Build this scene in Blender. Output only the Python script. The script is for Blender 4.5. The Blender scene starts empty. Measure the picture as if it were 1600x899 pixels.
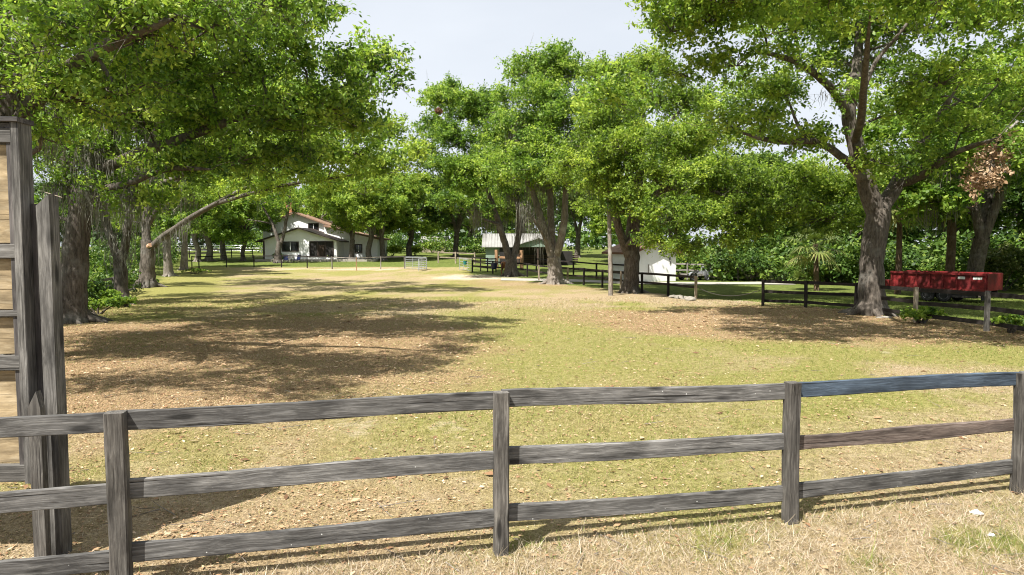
import bpy, math, random
import numpy as np
from mathutils import Vector, Matrix, Quaternion

R = math.radians
random.seed(7)
RNG = np.random.default_rng(11)
S = bpy.context.scene
COL = S.collection

# ------------------------------------------------------------------ camera, sky, sun, exposure
CAM_H = 2.6
PITCH = R(3.46)
FPX = 1067.0                       # focal length in photo pixels (1600 wide)
cam_d = bpy.data.cameras.new('camera')
cam_d.sensor_width = 36.0
cam_d.lens = 36.0 * FPX / 1600.0
cam_d.clip_start = 0.1
cam_d.clip_end = 3000
cam = bpy.data.objects.new('camera', cam_d)
COL.objects.link(cam)
cam.location = (0, 0, CAM_H)
cam.rotation_euler = (R(90) - PITCH, 0, 0)
S.camera = cam

SUN_EL = R(57)
SHX, SHY = 0.64, 0.77             # horizontal direction in which shadows fall
w = bpy.data.worlds.new('World')
S.world = w
w.use_nodes = True
nt = w.node_tree
bg = nt.nodes['Background']
sky = nt.nodes.new('ShaderNodeTexSky')
sky.sky_type = 'NISHITA'
sky.sun_disc = False
sky.sun_elevation = SUN_EL
sky.sun_rotation = math.atan2(-SHX, -SHY)
sky.air_density = 1.0
sky.dust_density = 2.5
sky.ozone_density = 1.0
# thin even veil of high haze over the blue
tc = nt.nodes.new('ShaderNodeTexCoord')
nz = nt.nodes.new('ShaderNodeTexNoise')
nz.inputs['Scale'].default_value = 1.6
nz.inputs['Detail'].default_value = 5
nz.inputs['Roughness'].default_value = 0.55
mp = nt.nodes.new('ShaderNodeMapping')
mp.inputs['Scale'].default_value = (1, 1, 3.0)
rmp = nt.nodes.new('ShaderNodeMapRange')
rmp.inputs['From Min'].default_value = 0.3
rmp.inputs['From Max'].default_value = 0.7
rmp.inputs['To Min'].default_value = 0.72
rmp.inputs['To Max'].default_value = 0.9
mixs = nt.nodes.new('ShaderNodeMix')
mixs.data_type = 'RGBA'
mixs.inputs[7].default_value = (8.1, 8.55, 9.2, 1)
nt.links.new(tc.outputs['Generated'], mp.inputs['Vector'])
nt.links.new(mp.outputs['Vector'], nz.inputs['Vector'])
nt.links.new(nz.outputs['Fac'], rmp.inputs['Value'])
nt.links.new(rmp.outputs['Result'], mixs.inputs[0])
nt.links.new(sky.outputs['Color'], mixs.inputs[6])
nt.links.new(mixs.outputs[2], bg.inputs['Color'])
bg.inputs['Strength'].default_value = 0.05

sun_d = bpy.data.lights.new('sun', 'SUN')
sun_d.energy = 5.0
sun_d.angle = R(0.53)
sun_d.color = (1.0, 0.965, 0.90)
sun = bpy.data.objects.new('sun', sun_d)
COL.objects.link(sun)
_n = math.hypot(SHX, SHY)
sdir = Vector((SHX / _n * math.cos(SUN_EL), SHY / _n * math.cos(SUN_EL), -math.sin(SUN_EL)))
sun.rotation_euler = sdir.to_track_quat('-Z', 'Y').to_euler()
sun.location = (-20, -30, 60)

S.view_settings.view_transform = 'Standard'
S.view_settings.look = 'None'
S.view_settings.gamma = 1.0
S.view_settings.exposure = 1.2
S.view_settings.use_curve_mapping = False
S.render.engine = 'CYCLES'
S.cycles.max_bounces = 8
S.cycles.diffuse_bounces = 4
S.cycles.glossy_bounces = 2
S.cycles.transmission_bounces = 5
S.cycles.transparent_max_bounces = 4
S.cycles.use_denoising = True
S.cycles.filter_width = 1.05
S.cycles.sample_clamp_indirect = 6.0

# ------------------------------------------------------------------ placing things
FWD = Vector((0, math.cos(PITCH), -math.sin(PITCH)))
UPV = Vector((0, math.sin(PITCH), math.cos(PITCH)))
CP = Vector((0, 0, CAM_H))
GK_Y = [-60, 14, 36, 60, 75, 85, 97, 120, 150, 320, 900]
GK_Z = [0.03, 0.03, -0.42, -0.5, -0.22, 0.02, 0.62, 1.35, 1.75, 2.1, 2.2]


def ground_np(x, y):
    x = np.asarray(x, float); y = np.asarray(y, float)
    z = 0.0
    for o in (-4, -2, 0, 2, 4):
        z = z + np.interp(y + o, GK_Y, GK_Z) / 5
    z = z + 0.035 * np.sin(x * 0.55 + 1.3) * np.sin(y * 0.43 + .4) * np.clip((y - 9) / 8, 0, 1)
    return z


def G(x, y):
    return float(ground_np(x, y))


def at(px, py, d):
    """the point at distance d (along the view axis) seen at a photo pixel: used to read real positions off the photo"""
    return CP + d * (FWD + Vector((1, 0, 0)) * ((px - 800) / FPX) + UPV * ((449.5 - py) / FPX))


def gp(px, py):
    """where the ground is, at a photo pixel"""
    lo = 3.0
    d = lo
    while d < 700:
        p = at(px, py, d)
        if p.z <= G(p.x, p.y):
            break
        d *= 1.01
    a, b = d / 1.01, d
    for _ in range(20):
        m = (a + b) / 2
        p = at(px, py, m)
        if p.z <= G(p.x, p.y): b = m
        else: a = m
    p = at(px, py, b)
    return Vector((p.x, p.y, G(p.x, p.y)))


def depth_of(p):
    return (Vector(p) - CP).dot(FWD)


# ------------------------------------------------------------------ object helpers
def tag(o, label=None, cat=None, group=None, kind=None):
    if label: o['label'] = label
    if cat: o['category'] = cat
    if group: o['group'] = group
    if kind: o['kind'] = kind
    return o


def empty(name, loc, label=None, cat=None, group=None, rz=0.0):
    o = bpy.data.objects.new(name, None)
    o.empty_display_size = 0.2
    COL.objects.link(o)
    o.location = loc
    o.rotation_euler = (0, 0, rz)
    return tag(o, label, cat, group)


def link_mesh(name, me, m, parent=None, mw=None):
    """link a mesh; mw = its world (or, with a parent, parent-local) matrix"""
    o = bpy.data.objects.new(name, me)
    COL.objects.link(o)
    if m is not None and len(me.materials) == 0:
        me.materials.append(m)
    if parent is not None:
        o.parent = parent
    if mw is not None:
        o.matrix_local = mw
    return o


class MB:
    def __init__(self):
        self.v = []; self.f = []; self.mi = []

    def add(self, vs, fs, mi=0):
        b = len(self.v)
        self.v.extend([tuple(x) for x in vs])
        for f in fs:
            self.f.append(tuple(i + b for i in f)); self.mi.append(mi)
        return self

    def box(self, x0, x1, y0, y1, z0, z1, mi=0):
        vs = [(x, y, z) for z in (z0, z1) for y in (y0, y1) for x in (x0, x1)]
        return self.add(vs, [(0, 2, 3, 1), (4, 5, 7, 6), (0, 1, 5, 4), (2, 6, 7, 3), (0, 4, 6, 2), (1, 3, 7, 5)], mi)

    def prism(self, poly, y0, y1, mi=0):
        """polygon in x,z pushed along y"""
        n = len(poly)
        vs = [(x, y0, z) for x, z in poly] + [(x, y1, z) for x, z in poly]
        fs = [tuple(range(n)), tuple(range(2 * n - 1, n - 1, -1))]
        fs += [(i, i + n, (i + 1) % n + n, (i + 1) % n) for i in range(n)]
        return self.add(vs, fs, mi)

    def tube(self, pts, rad, sides=8, cap=True, mi=0, squash=None):
        pts = [Vector(p) for p in pts]
        n = len(pts)
        if not hasattr(rad, '__len__'): rad = [rad] * n
        vs = []
        ref = None
        for i, p in enumerate(pts):
            t = (pts[min(i + 1, n - 1)] - pts[max(i - 1, 0)])
            if t.length < 1e-9: t = Vector((0, 0, 1))
            t.normalize()
            if ref is None:
                ref = Vector((0, 0, 1)) if abs(t.z) < 0.9 else Vector((1, 0, 0))
            a = ref - t * ref.dot(t)
            if a.length < 1e-6: a = t.orthogonal()
            a.normalize(); ref = a
            b = t.cross(a)
            for k in range(sides):
                an = 2 * math.pi * k / sides
                q = a * math.cos(an) + b * math.sin(an)
                vs.append(p + q * rad[i])
        fs = []
        for i in range(n - 1):
            for k in range(sides):
                k2 = (k + 1) % sides
                fs.append((i * sides + k, i * sides + k2, (i + 1) * sides + k2, (i + 1) * sides + k))
        if cap:
            fs.append(tuple(range(sides - 1, -1, -1)))
            fs.append(tuple(range((n - 1) * sides, n * sides)))
        return self.add(vs, fs, mi)

    def lathe(self, prof, sides=16, c=(0, 0, 0), axis='z', mi=0):
        vs = []; n = len(prof)
        for r, h in prof:
            for k in range(sides):
                an = 2 * math.pi * k / sides
                a, b = r * math.cos(an), r * math.sin(an)
                if axis == 'z': p = (a, b, h)
                elif axis == 'y': p = (a, h, b)
                else: p = (h, a, b)
                vs.append((p[0] + c[0], p[1] + c[1], p[2] + c[2]))
        fs = []
        for i in range(n - 1):
            for k in range(sides):
                k2 = (k + 1) % sides
                fs.append((i * sides + k, i * sides + k2, (i + 1) * sides + k2, (i + 1) * sides + k))
        fs.append(tuple(range(sides - 1, -1, -1)))
        fs.append(tuple(range((n - 1) * sides, n * sides)))
        return self.add(vs, fs, mi)

    def mesh(self, name='m', smooth=False):
        me = bpy.data.meshes.new(name)
        me.from_pydata(self.v, [], self.f)
        if any(self.mi):
            me.polygons.foreach_set('material_index', self.mi)
        if smooth:
            me.polygons.foreach_set('use_smooth', [True] * len(me.polygons))
        me.update()
        return me

    def build(self, name, m, parent=None, smooth=False, mw=None, fix=True):
        me = self.mesh(name, smooth)
        if fix:
            import bmesh
            bm = bmesh.new(); bm.from_mesh(me)
            bmesh.ops.recalc_face_normals(bm, faces=bm.faces)
            bm.to_mesh(me); bm.free()
        return link_mesh(name, me, m, parent, mw)


def np_mesh(name, V, F, attrs=None, smooth=False):
    """V (n,3), F (m,k) with constant k; attrs = {name: per-face floats}"""
    V = np.asarray(V, np.float32); F = np.asarray(F, np.int32)
    me = bpy.data.meshes.new(name)
    k = F.shape[1]
    me.vertices.add(len(V)); me.vertices.foreach_set('co', V.ravel())
    me.loops.add(F.size); me.loops.foreach_set('vertex_index', F.ravel())
    me.polygons.add(len(F))
    me.polygons.foreach_set('loop_start', np.arange(0, F.size, k, dtype=np.int32))
    try:
        me.polygons.foreach_set('loop_total', np.full(len(F), k, np.int32))
    except Exception:
        pass
    if smooth:
        me.polygons.foreach_set('use_smooth', np.ones(len(F), bool))
    me.update(calc_edges=True)
    for a, val in (attrs or {}).items():
        at_ = me.attributes.new(a, 'FLOAT', 'FACE')
        at_.data.foreach_set('value', np.asarray(val, np.float32))
    return me


def frame_from(p0, p1, up=(0, 0, 1)):
    """matrix whose local X runs p0 -> p1, local Z near up"""
    p0 = Vector(p0); p1 = Vector(p1)
    x = (p1 - p0).normalized()
    u = Vector(up)
    y = u.cross(x)
    if y.length < 1e-5: y = Vector((0, 1, 0)).cross(x)
    y.normalize()
    z = x.cross(y)
    m = Matrix((x, y, z)).transposed().to_4x4()
    m.translation = p0
    return m


def beam(name, p0, p1, wy, wz, m, parent, up=(0, 0, 1), segs=1, rough=0.0, bev=0.0, seed=0, profile=None):
    """a timber from p0 to p1 in parent space; local X is the grain"""
    L = (Vector(p1) - Vector(p0)).length
    rr = random.Random(seed * 7919 + int(L * 1000))
    b = bev
    if b > 0:
        sec = [(-wy / 2 + b, -wz / 2), (wy / 2 - b, -wz / 2), (wy / 2, -wz / 2 + b), (wy / 2, wz / 2 - b),
               (wy / 2 - b, wz / 2), (-wy / 2 + b, wz / 2), (-wy / 2, wz / 2 - b), (-wy / 2, -wz / 2 + b)]
    else:
        sec = [(-wy / 2, -wz / 2), (wy / 2, -wz / 2), (wy / 2, wz / 2), (-wy / 2, wz / 2)]
    n = len(sec)
    mb = MB()
    vs = []
    ph = rr.random() * 9
    for i in range(segs + 1):
        t = i / segs
        dz, dy, sc = 0, 0, 1
        if profile: dz, dy, sc = profile(t)
        bow = rough * 2.0 * math.sin(t * 5.2 + ph)
        for (y, z) in sec:
            jy = rr.uniform(-1, 1) * rough * 0.5; jz = rr.uniform(-1, 1) * rough * 0.6
            vs.append((t * L, y + jy + dy, z * sc + jz + bow + dz))
    fs = [tuple(range(n - 1, -1, -1)), tuple(range(segs * n, segs * n + n))]
    for i in range(segs):
        for k in range(n):
            k2 = (k + 1) % n
            fs.append((i * n + k, i * n + k2, (i + 1) * n + k2, (i + 1) * n + k))
    mb.add(vs, fs)
    return mb.build(name, m, parent, mw=frame_from(p0, p1, up), fix=True)


# ------------------------------------------------------------------ materials
def new_mat(name):
    m = bpy.data.materials.new(name)
    m.use_nodes = True
    t = m.node_tree
    return m, t, t.nodes['Principled BSDF'], t.nodes.new


def ramp(t, stops, interp='LINEAR'):
    r = t.nodes.new('ShaderNodeValToRGB')
    r.color_ramp.interpolation = interp
    e = r.color_ramp.elements
    while len(e) < len(stops): e.new(0.5)
    for k, (p, c) in enumerate(stops):
        e[k].position = p
        e[k].color = (c[0], c[1], c[2], 1)
    return r


def noise(t, vec, scale, detail=4, rough=0.55, dist=0.0):
    n = t.nodes.new('ShaderNodeTexNoise')
    n.inputs['Scale'].default_value = scale
    n.inputs['Detail'].default_value = detail
    n.inputs['Roughness'].default_value = rough
    n.inputs['Distortion'].default_value = dist
    if vec is not None: t.links.new(vec, n.inputs['Vector'])
    return n


def mixc(t, fac, a, b, mode='MIX'):
    m = t.nodes.new('ShaderNodeMix')
    m.data_type = 'RGBA'; m.blend_type = mode
    for inp, val in ((m.inputs[0], fac), (m.inputs[6], a), (m.inputs[7], b)):
        if hasattr(val, 'is_linked') or hasattr(val, 'links'): t.links.new(val, inp)
        elif isinstance(val, (int, float)): inp.default_value = val
        else: inp.default_value = (val[0], val[1], val[2], 1)
    return m.outputs[2]


def maprange(t, v, a, b, c=0.0, d=1.0):
    m = t.nodes.new('ShaderNodeMapRange')
    m.inputs['From Min'].default_value = a; m.inputs['From Max'].default_value = b
    m.inputs['To Min'].default_value = c; m.inputs['To Max'].default_value = d
    t.links.new(v, m.inputs['Value'])
    return m.outputs['Result']


def bump(t, p, h, strength=0.3, dist=0.02):
    b = t.nodes.new('ShaderNodeBump')
    b.inputs['Strength'].default_value = strength
    b.inputs['Distance'].default_value = dist
    t.links.new(h, b.inputs['Height'])
    t.links.new(b.outputs['Normal'], p.inputs['Normal'])


def obj_vec(t, scale=(1, 1, 1), rand=True):
    tc = t.nodes.new('ShaderNodeTexCoord')
    v = tc.outputs['Object']
    if rand:
        oi = t.nodes.new('ShaderNodeObjectInfo')
        mu = t.nodes.new('ShaderNodeMath'); mu.operation = 'MULTIPLY'; mu.inputs[1].default_value = 57.0
        t.links.new(oi.outputs['Random'], mu.inputs[0])
        ad = t.nodes.new('ShaderNodeVectorMath'); ad.operation = 'ADD'
        t.links.new(v, ad.inputs[0]); t.links.new(mu.outputs[0], ad.inputs[1])
        v = ad.outputs[0]
    mp_ = t.nodes.new('ShaderNodeMapping')
    mp_.inputs['Scale'].default_value = scale
    t.links.new(v, mp_.inputs['Vector'])
    return mp_.outputs['Vector']


def simple(name, col, rough=0.6, var=0.25, scale=3.0, metallic=0.0, bmp=0.0, spec=0.4, scale3=(1, 1, 1)):
    """a plain surface with some grime and tone variation"""
    m, t, p, N = new_mat(name)
    v = obj_vec(t, scale3)
    n1 = noise(t, v, scale, 6, 0.6)
    n2 = noise(t, v, scale * 9, 3, 0.6)
    lo = tuple(c * (1 - var) for c in col); hi = tuple(min(1, c * (1 + var * 0.6)) for c in col)
    r = ramp(t, [(0.3, lo), (0.7, hi)])
    t.links.new(n1.outputs['Fac'], r.inputs['Fac'])
    k = maprange(t, n2.outputs['Fac'], 0.3, 0.7, 1 - var * 0.5, 1 + var * 0.25)
    c = t.nodes.new('ShaderNodeVectorMath'); c.operation = 'SCALE'
    t.links.new(r.outputs['Color'], c.inputs[0]); t.links.new(k, c.inputs['Scale'])
    t.links.new(c.outputs[0], p.inputs['Base Color'])
    p.inputs['Roughness'].default_value = rough
    p.inputs['Metallic'].default_value = metallic
    p.inputs['Specular IOR Level'].default_value = spec
    if bmp: bump(t, p, n2.outputs['Fac'], bmp, 0.02)
    return m


def wood(name, dark, mid, light, knots=True, rough=0.85, fine=1.0, crack=0.85, specks=False):
    """weathered timber: grain runs along local X"""
    m, t, p, N = new_mat(name)
    v = obj_vec(t)
    st = t.nodes.new('ShaderNodeMapping'); st.inputs['Scale'].default_value = (2.0, 44 * fine, 44 * fine)
    t.links.new(v, st.inputs['Vector'])
    warp = noise(t, v, 2.2, 2, 0.5)
    wv = t.nodes.new('ShaderNodeVectorMath'); wv.operation = 'SCALE'; wv.inputs['Scale'].default_value = 2.2
    t.links.new(warp.outputs['Color'], wv.inputs[0])
    ad = t.nodes.new('ShaderNodeVectorMath'); ad.operation = 'ADD'
    t.links.new(st.outputs[0], ad.inputs[0]); t.links.new(wv.outputs[0], ad.inputs[1])
    g = noise(t, ad.outputs[0], 1.6, 8, 0.68)
    r = ramp(t, [(0.22, dark), (0.5, mid), (0.78, light)])
    t.links.new(g.outputs['Fac'], r.inputs['Fac'])
    col = r.outputs['Color']
    # blotches of weather and dark stains along the board
    bl = t.nodes.new('ShaderNodeMapping'); bl.inputs['Scale'].default_value = (1.1, 5, 5)
    t.links.new(v, bl.inputs['Vector'])
    b = noise(t, bl.outputs[0], 1.7, 5, 0.6)
    k = maprange(t, b.outputs['Fac'], 0.32, 0.72, 0.4, 1.35)
    oi_ = t.nodes.new('ShaderNodeObjectInfo')
    kk = t.nodes.new('ShaderNodeMath'); kk.operation = 'MULTIPLY'
    t.links.new(k, kk.inputs[0]); t.links.new(maprange(t, oi_.outputs['Random'], 0, 1, .78, 1.22), kk.inputs[1])
    k = kk.outputs[0]
    sc = t.nodes.new('ShaderNodeVectorMath'); sc.operation = 'SCALE'
    t.links.new(col, sc.inputs[0]); t.links.new(k, sc.inputs['Scale'])
    col = sc.outputs[0]
    # dark cracks
    cr = t.nodes.new('ShaderNodeMapping'); cr.inputs['Scale'].default_value = (0.9, 60, 60)
    t.links.new(v, cr.inputs['Vector'])
    cn = noise(t, cr.outputs[0], 1.0, 3, 0.5)
    ck = maprange(t, cn.outputs['Fac'], 0.62, 0.7)
    mu = t.nodes.new('ShaderNodeMath'); mu.operation = 'MULTIPLY'; mu.inputs[1].default_value = crack
    t.links.new(ck, mu.inputs[0])
    col = mixc(t, mu.outputs[0], col, tuple(c * 0.35 for c in dark))
    if knots:
        kv = t.nodes.new('ShaderNodeMapping'); kv.inputs['Scale'].default_value = (1.6, 6.5, 6.5)
        t.links.new(v, kv.inputs['Vector'])
        vo = t.nodes.new('ShaderNodeTexVoronoi'); vo.inputs['Scale'].default_value = 1.0
        t.links.new(kv.outputs[0], vo.inputs['Vector'])
        kf = maprange(t, vo.outputs['Distance'], 0.10, 0.2, 0.85, 0.0)
        col = mixc(t, kf, col, tuple(c * 0.5 for c in dark))
    if specks:
        sv = t.nodes.new('ShaderNodeTexVoronoi'); sv.inputs['Scale'].default_value = 13.0
        t.links.new(v, sv.inputs['Vector'])
        sf = maprange(t, sv.outputs['Distance'], 0.05, 0.09, 0.8, 0.0)
        sg = t.nodes.new('ShaderNodeSeparateColor'); t.links.new(sv.outputs['Color'], sg.inputs[0])
        sl = maprange(t, sg.outputs[0], 0.80, 0.82)
        sm = t.nodes.new('ShaderNodeMath'); sm.operation = 'MULTIPLY'
        t.links.new(sf, sm.inputs[0]); t.links.new(sl, sm.inputs[1])
        col = mixc(t, sm.outputs[0], col, (0.6, 0.6, 0.57))
    t.links.new(col, p.inputs['Base Color'])
    p.inputs['Roughness'].default_value = rough
    p.inputs['Specular IOR Level'].default_value = 0.25
    h = t.nodes.new('ShaderNodeMath'); h.operation = 'SUBTRACT'
    t.links.new(g.outputs['Fac'], h.inputs[0]); t.links.new(ck, h.inputs[1])
    bump(t, p, h.outputs[0], 0.55, 0.008)
    return m


def leaf_mat(name, stops, trans=0.48, rough=0.5, gain=(1.3, 1.4, 0.9)):
    m, t, p, N = new_mat(name)
    a = N('ShaderNodeAttribute'); a.attribute_name = 'tint'
    oi = N('ShaderNodeObjectInfo')
    ad = N('ShaderNodeMath'); ad.operation = 'MULTIPLY_ADD'
    t.links.new(oi.outputs['Random'], ad.inputs[0]); ad.inputs[1].default_value = 0.2
    sb = N('ShaderNodeMath'); sb.operation = 'SUBTRACT'; sb.inputs[1].default_value = 0.1
    t.links.new(a.outputs['Fac'], sb.inputs[0]); t.links.new(sb.outputs[0], ad.inputs[2])
    r = ramp(t, stops)
    t.links.new(ad.outputs[0], r.inputs['Fac'])
    t.links.new(r.outputs['Color'], p.inputs['Base Color'])
    p.inputs['Roughness'].default_value = rough
    p.inputs['Specular IOR Level'].default_value = 0.32
    tr = N('ShaderNodeBsdfTranslucent')
    g = mixc(t, 1.0, r.outputs['Color'], gain, 'MULTIPLY')
    t.links.new(g, tr.inputs['Color'])
    mx = N('ShaderNodeMixShader'); mx.inputs[0].default_value = trans
    out = t.nodes['Material Output']
    t.links.new(p.outputs[0], mx.inputs[1]); t.links.new(tr.outputs[0], mx.inputs[2])
    t.links.new(mx.outputs[0], out.inputs['Surface'])
    return m


def bark_mat(name, dark, light, lichen=(0.30, 0.29, 0.26)):
    m, t, p, N = new_mat(name)
    tcn = N('ShaderNodeTexCoord')
    st = N('ShaderNodeMapping'); st.inputs['Scale'].default_value = (7, 7, 1.6)
    t.links.new(tcn.outputs['Object'], st.inputs['Vector'])
    g = noise(t, st.outputs[0], 1.8, 7, 0.68, 0.4)
    r = ramp(t, [(0.32, dark), (0.68, light)])
    t.links.new(g.outputs['Fac'], r.inputs['Fac'])
    n2 = noise(t, tcn.outputs['Object'], 1.3, 5, 0.6)
    f = maprange(t, n2.outputs['Fac'], 0.52, 0.66, 0, 0.65)
    c = mixc(t, f, r.outputs['Color'], lichen)
    t.links.new(c, p.inputs['Base Color'])
    p.inputs['Roughness'].default_value = 0.95
    p.inputs['Specular IOR Level'].default_value = 0.15
    bump(t, p, g.outputs['Fac'], 0.9, 0.05)
    return m


M = {}
M['rail'] = wood('weathered_rail', (0.03, 0.029, 0.027), (0.115, 0.110, 0.104), (0.29, 0.282, 0.268), specks=True)
M['post'] = wood('weathered_post', (0.03, 0.027, 0.024), (0.105, 0.096, 0.085), (0.235, 0.22, 0.195))
M['rail_blue'] = wood('slate_blue_rail', (0.026, 0.036, 0.05), (0.05, 0.068, 0.092), (0.10, 0.13, 0.165), knots=False, specks=True)
M['rail_brown'] = wood('rough_brown_rail', (0.05, 0.038, 0.032), (0.15, 0.115, 0.098), (0.29, 0.245, 0.21))
M['gate_wood'] = wood('gate_timber', (0.032, 0.03, 0.027), (0.115, 0.108, 0.098), (0.25, 0.238, 0.22))
M['gate_dark'] = wood('gate_timber_dark', (0.03, 0.027, 0.026), (0.08, 0.072, 0.068), (0.16, 0.145, 0.135))
M['plywood'] = wood('plywood', (0.19, 0.14, 0.08), (0.33, 0.25, 0.145), (0.45, 0.37, 0.25), knots=False, fine=0.3, crack=0.25)
M['black_wood'] = wood('black_painted_board', (0.012, 0.010, 0.009), (0.028, 0.022, 0.019), (0.06, 0.048, 0.04), knots=False)
M['grey_wood'] = wood('grey_board', (0.10, 0.088, 0.078), (0.22, 0.20, 0.18), (0.36, 0.33, 0.30), knots=False)
M['raw_wood'] = wood('raw_timber', (0.22, 0.115, 0.06), (0.40, 0.23, 0.125), (0.52, 0.33, 0.20), knots=False)
M['tan_wood'] = wood('tan_timber', (0.16, 0.125, 0.09), (0.33, 0.27, 0.20), (0.47, 0.40, 0.31), knots=False)
M['bark'] = bark_mat('oak_bark', (0.035, 0.029, 0.024), (0.16, 0.135, 0.112), (0.2, 0.19, 0.17))
M['bark_pale'] = bark_mat('pale_oak_bark', (0.09, 0.075, 0.062), (0.30, 0.26, 0.22), (0.38, 0.36, 0.32))
M['palm_bark'] = bark_mat('palm_bark', (0.05, 0.035, 0.022), (0.19, 0.13, 0.085), (0.22, 0.18, 0.13))
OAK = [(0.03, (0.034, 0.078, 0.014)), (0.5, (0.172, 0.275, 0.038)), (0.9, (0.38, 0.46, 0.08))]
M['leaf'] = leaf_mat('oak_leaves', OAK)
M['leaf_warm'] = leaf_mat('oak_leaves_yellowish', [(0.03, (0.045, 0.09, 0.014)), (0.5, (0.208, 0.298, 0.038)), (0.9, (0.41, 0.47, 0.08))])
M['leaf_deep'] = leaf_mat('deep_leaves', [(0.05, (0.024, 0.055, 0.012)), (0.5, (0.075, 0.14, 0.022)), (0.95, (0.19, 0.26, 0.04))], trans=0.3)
M['leaf_palm'] = leaf_mat('palm_leaf', [(0.05, (0.05, 0.075, 0.015)), (0.5, (0.11, 0.15, 0.03)), (0.95, (0.26, 0.25, 0.09))], trans=0.25, rough=0.4)
M['leaf_dead'] = leaf_mat('dead_leaf', [(0.05, (0.2, 0.10, 0.055)), (0.5, (0.31, 0.20, 0.115)), (0.95, (0.45, 0.32, 0.205))], trans=0.2, gain=(1.1, 1, 0.9))
M['moss'] = leaf_mat('hanging_moss', [(0.05, (0.09, 0.085, 0.065)), (0.5, (0.17, 0.165, 0.13)), (0.95, (0.28, 0.27, 0.225))], trans=0.25, rough=0.9, gain=(1, 1, 0.95))
M['grass'] = leaf_mat('grass_blades', [(0.0, (0.07, 0.14, 0.015)), (0.3, (0.18, 0.215, 0.045)), (0.55, (0.36, 0.305, 0.13)), (0.8, (0.36, 0.285, 0.185)), (1.0, (0.52, 0.445, 0.345))], trans=0.25, rough=0.8, gain=(1.1, 1.1, 0.9))
M['litter'] = leaf_mat('fallen_leaves', [(0.0, (0.09, 0.045, 0.022)), (0.35, (0.26, 0.145, 0.075)), (0.65, (0.43, 0.275, 0.155)), (1.0, (0.62, 0.48, 0.33))], trans=0.15, rough=0.7, gain=(1.1, 1, 0.9))
M['white_wall'] = simple('white_stucco', (0.80, 0.80, 0.79), 0.85, 0.06, 0.8, bmp=0.1)
M['shingle'] = simple('brown_shingle', (0.24, 0.145, 0.095), 0.9, 0.35, 1.5, bmp=0.4)
M['fascia'] = simple('brown_fascia', (0.17, 0.075, 0.045), 0.6, 0.3, 2)
M['dark_trim'] = simple('dark_trim', (0.045, 0.030, 0.024), 0.6, 0.3, 2)
M['glass'] = simple('dark_glass', (0.012, 0.013, 0.014), 0.08, 0.2, 1, spec=0.6)
M['screen'] = simple('porch_screen', (0.02, 0.017, 0.015), 0.8, 0.3, 2)  # also the painted-in dark of the barn's stall opening
M['brick'] = simple('chimney_brick', (0.36, 0.16, 0.09), 0.9, 0.3, 4)
M['green_wall'] = simple('green_siding', (0.19, 0.25, 0.20), 0.7, 0.15, 1)
M['metal_roof'] = simple('metal_roof', (0.33, 0.32, 0.30), 0.5, 0.18, 0.7, metallic=0.3)
M['dark_wood'] = simple('dark_barn_wood', (0.055, 0.036, 0.026), 0.9, 0.35, 2, scale3=(1, 1, 0.2))
M['drive'] = simple('pale_drive', (0.34, 0.31, 0.265), 0.95, 0.18, 0.5, bmp=0.2)
M['red'] = simple('faded_red_paint', (0.19, 0.013, 0.014), 0.65, 0.65, 1.3)
M['red_dark'] = simple('grimy_red_paint', (0.17, 0.016, 0.014), 0.6, 0.5, 2.2)
M['black_metal'] = simple('black_metal', (0.018, 0.016, 0.015), 0.55, 0.3, 3)
M['rubber'] = simple('tyre_rubber', (0.02, 0.02, 0.02), 0.85, 0.3, 5)
M['steel'] = simple('galvanised_steel', (0.48, 0.50, 0.52), 0.4, 0.15, 3, metallic=0.6)
M['chain'] = simple('dark_chain', (0.05, 0.042, 0.036), 0.6, 0.3, 5)
M['decal'] = simple('white_decal', (0.7, 0.7, 0.68), 0.5, 0.1, 3)
M['teal'] = simple('teal_plastic', (0.015, 0.16, 0.15), 0.4, 0.15, 3)
M['blue'] = simple('navy_plastic', (0.012, 0.018, 0.06), 0.4, 0.15, 3)
M['horse'] = simple('chestnut_coat', (0.24, 0.105, 0.045), 0.55, 0.2, 3)
M['horse_dark'] = simple('dark_mane', (0.06, 0.03, 0.018), 0.7, 0.2, 6)
M['white_rail'] = simple('white_vinyl', (0.80, 0.80, 0.78), 0.5, 0.06, 2)
M['stone'] = simple('pale_stone', (0.25, 0.225, 0.19), 0.95, 0.25, 4, bmp=0.4)
M['cut_wood'] = simple('fresh_cut_wood', (0.50, 0.30, 0.19), 0.9, 0.25, 6)
M['fender'] = simple('grey_paint', (0.2, 0.205, 0.215), 0.5, 0.2, 3)
M['white_thing'] = simple('white_litter', (0.8, 0.8, 0.8), 0.6, 0.1, 3)

# ------------------------------------------------------------------ the ground
def seg_dist(x, y, pts):
    """signed distance to a polyline (positive on its right hand side)"""
    best = np.full(x.shape, 1e9); sign = np.ones(x.shape)
    for (ax, ay), (bx, by) in zip(pts[:-1], pts[1:]):
        dx, dy = bx - ax, by - ay
        L2 = dx * dx + dy * dy
        tt = np.clip(((x - ax) * dx + (y - ay) * dy) / L2, 0, 1)
        d = np.hypot(x - ax - tt * dx, y - ay - tt * dy)
        s = np.sign(dx * (y - ay) - dy * (x - ax))
        m = d < best
        best = np.where(m, d, best); sign = np.where(m, -s, sign)
    return best * sign


def smooth(a, b, v):
    t = np.clip((v - a) / (b - a), 0, 1)
    return t * t * (3 - 2 * t)


FENCE_R = [(26, -12), (19.5, 14), (16.5, 24), (15.6, 31), (13.2, 36.5), (10.5, 41), (3.5, 56), (-4, 70), (-4.2, 72)]
FENCE_L = [(-8, -10), (-11, 8), (-17.5, 25), (-21, 36), (-29, 54), (-38, 78), (-50, 105)]


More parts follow.
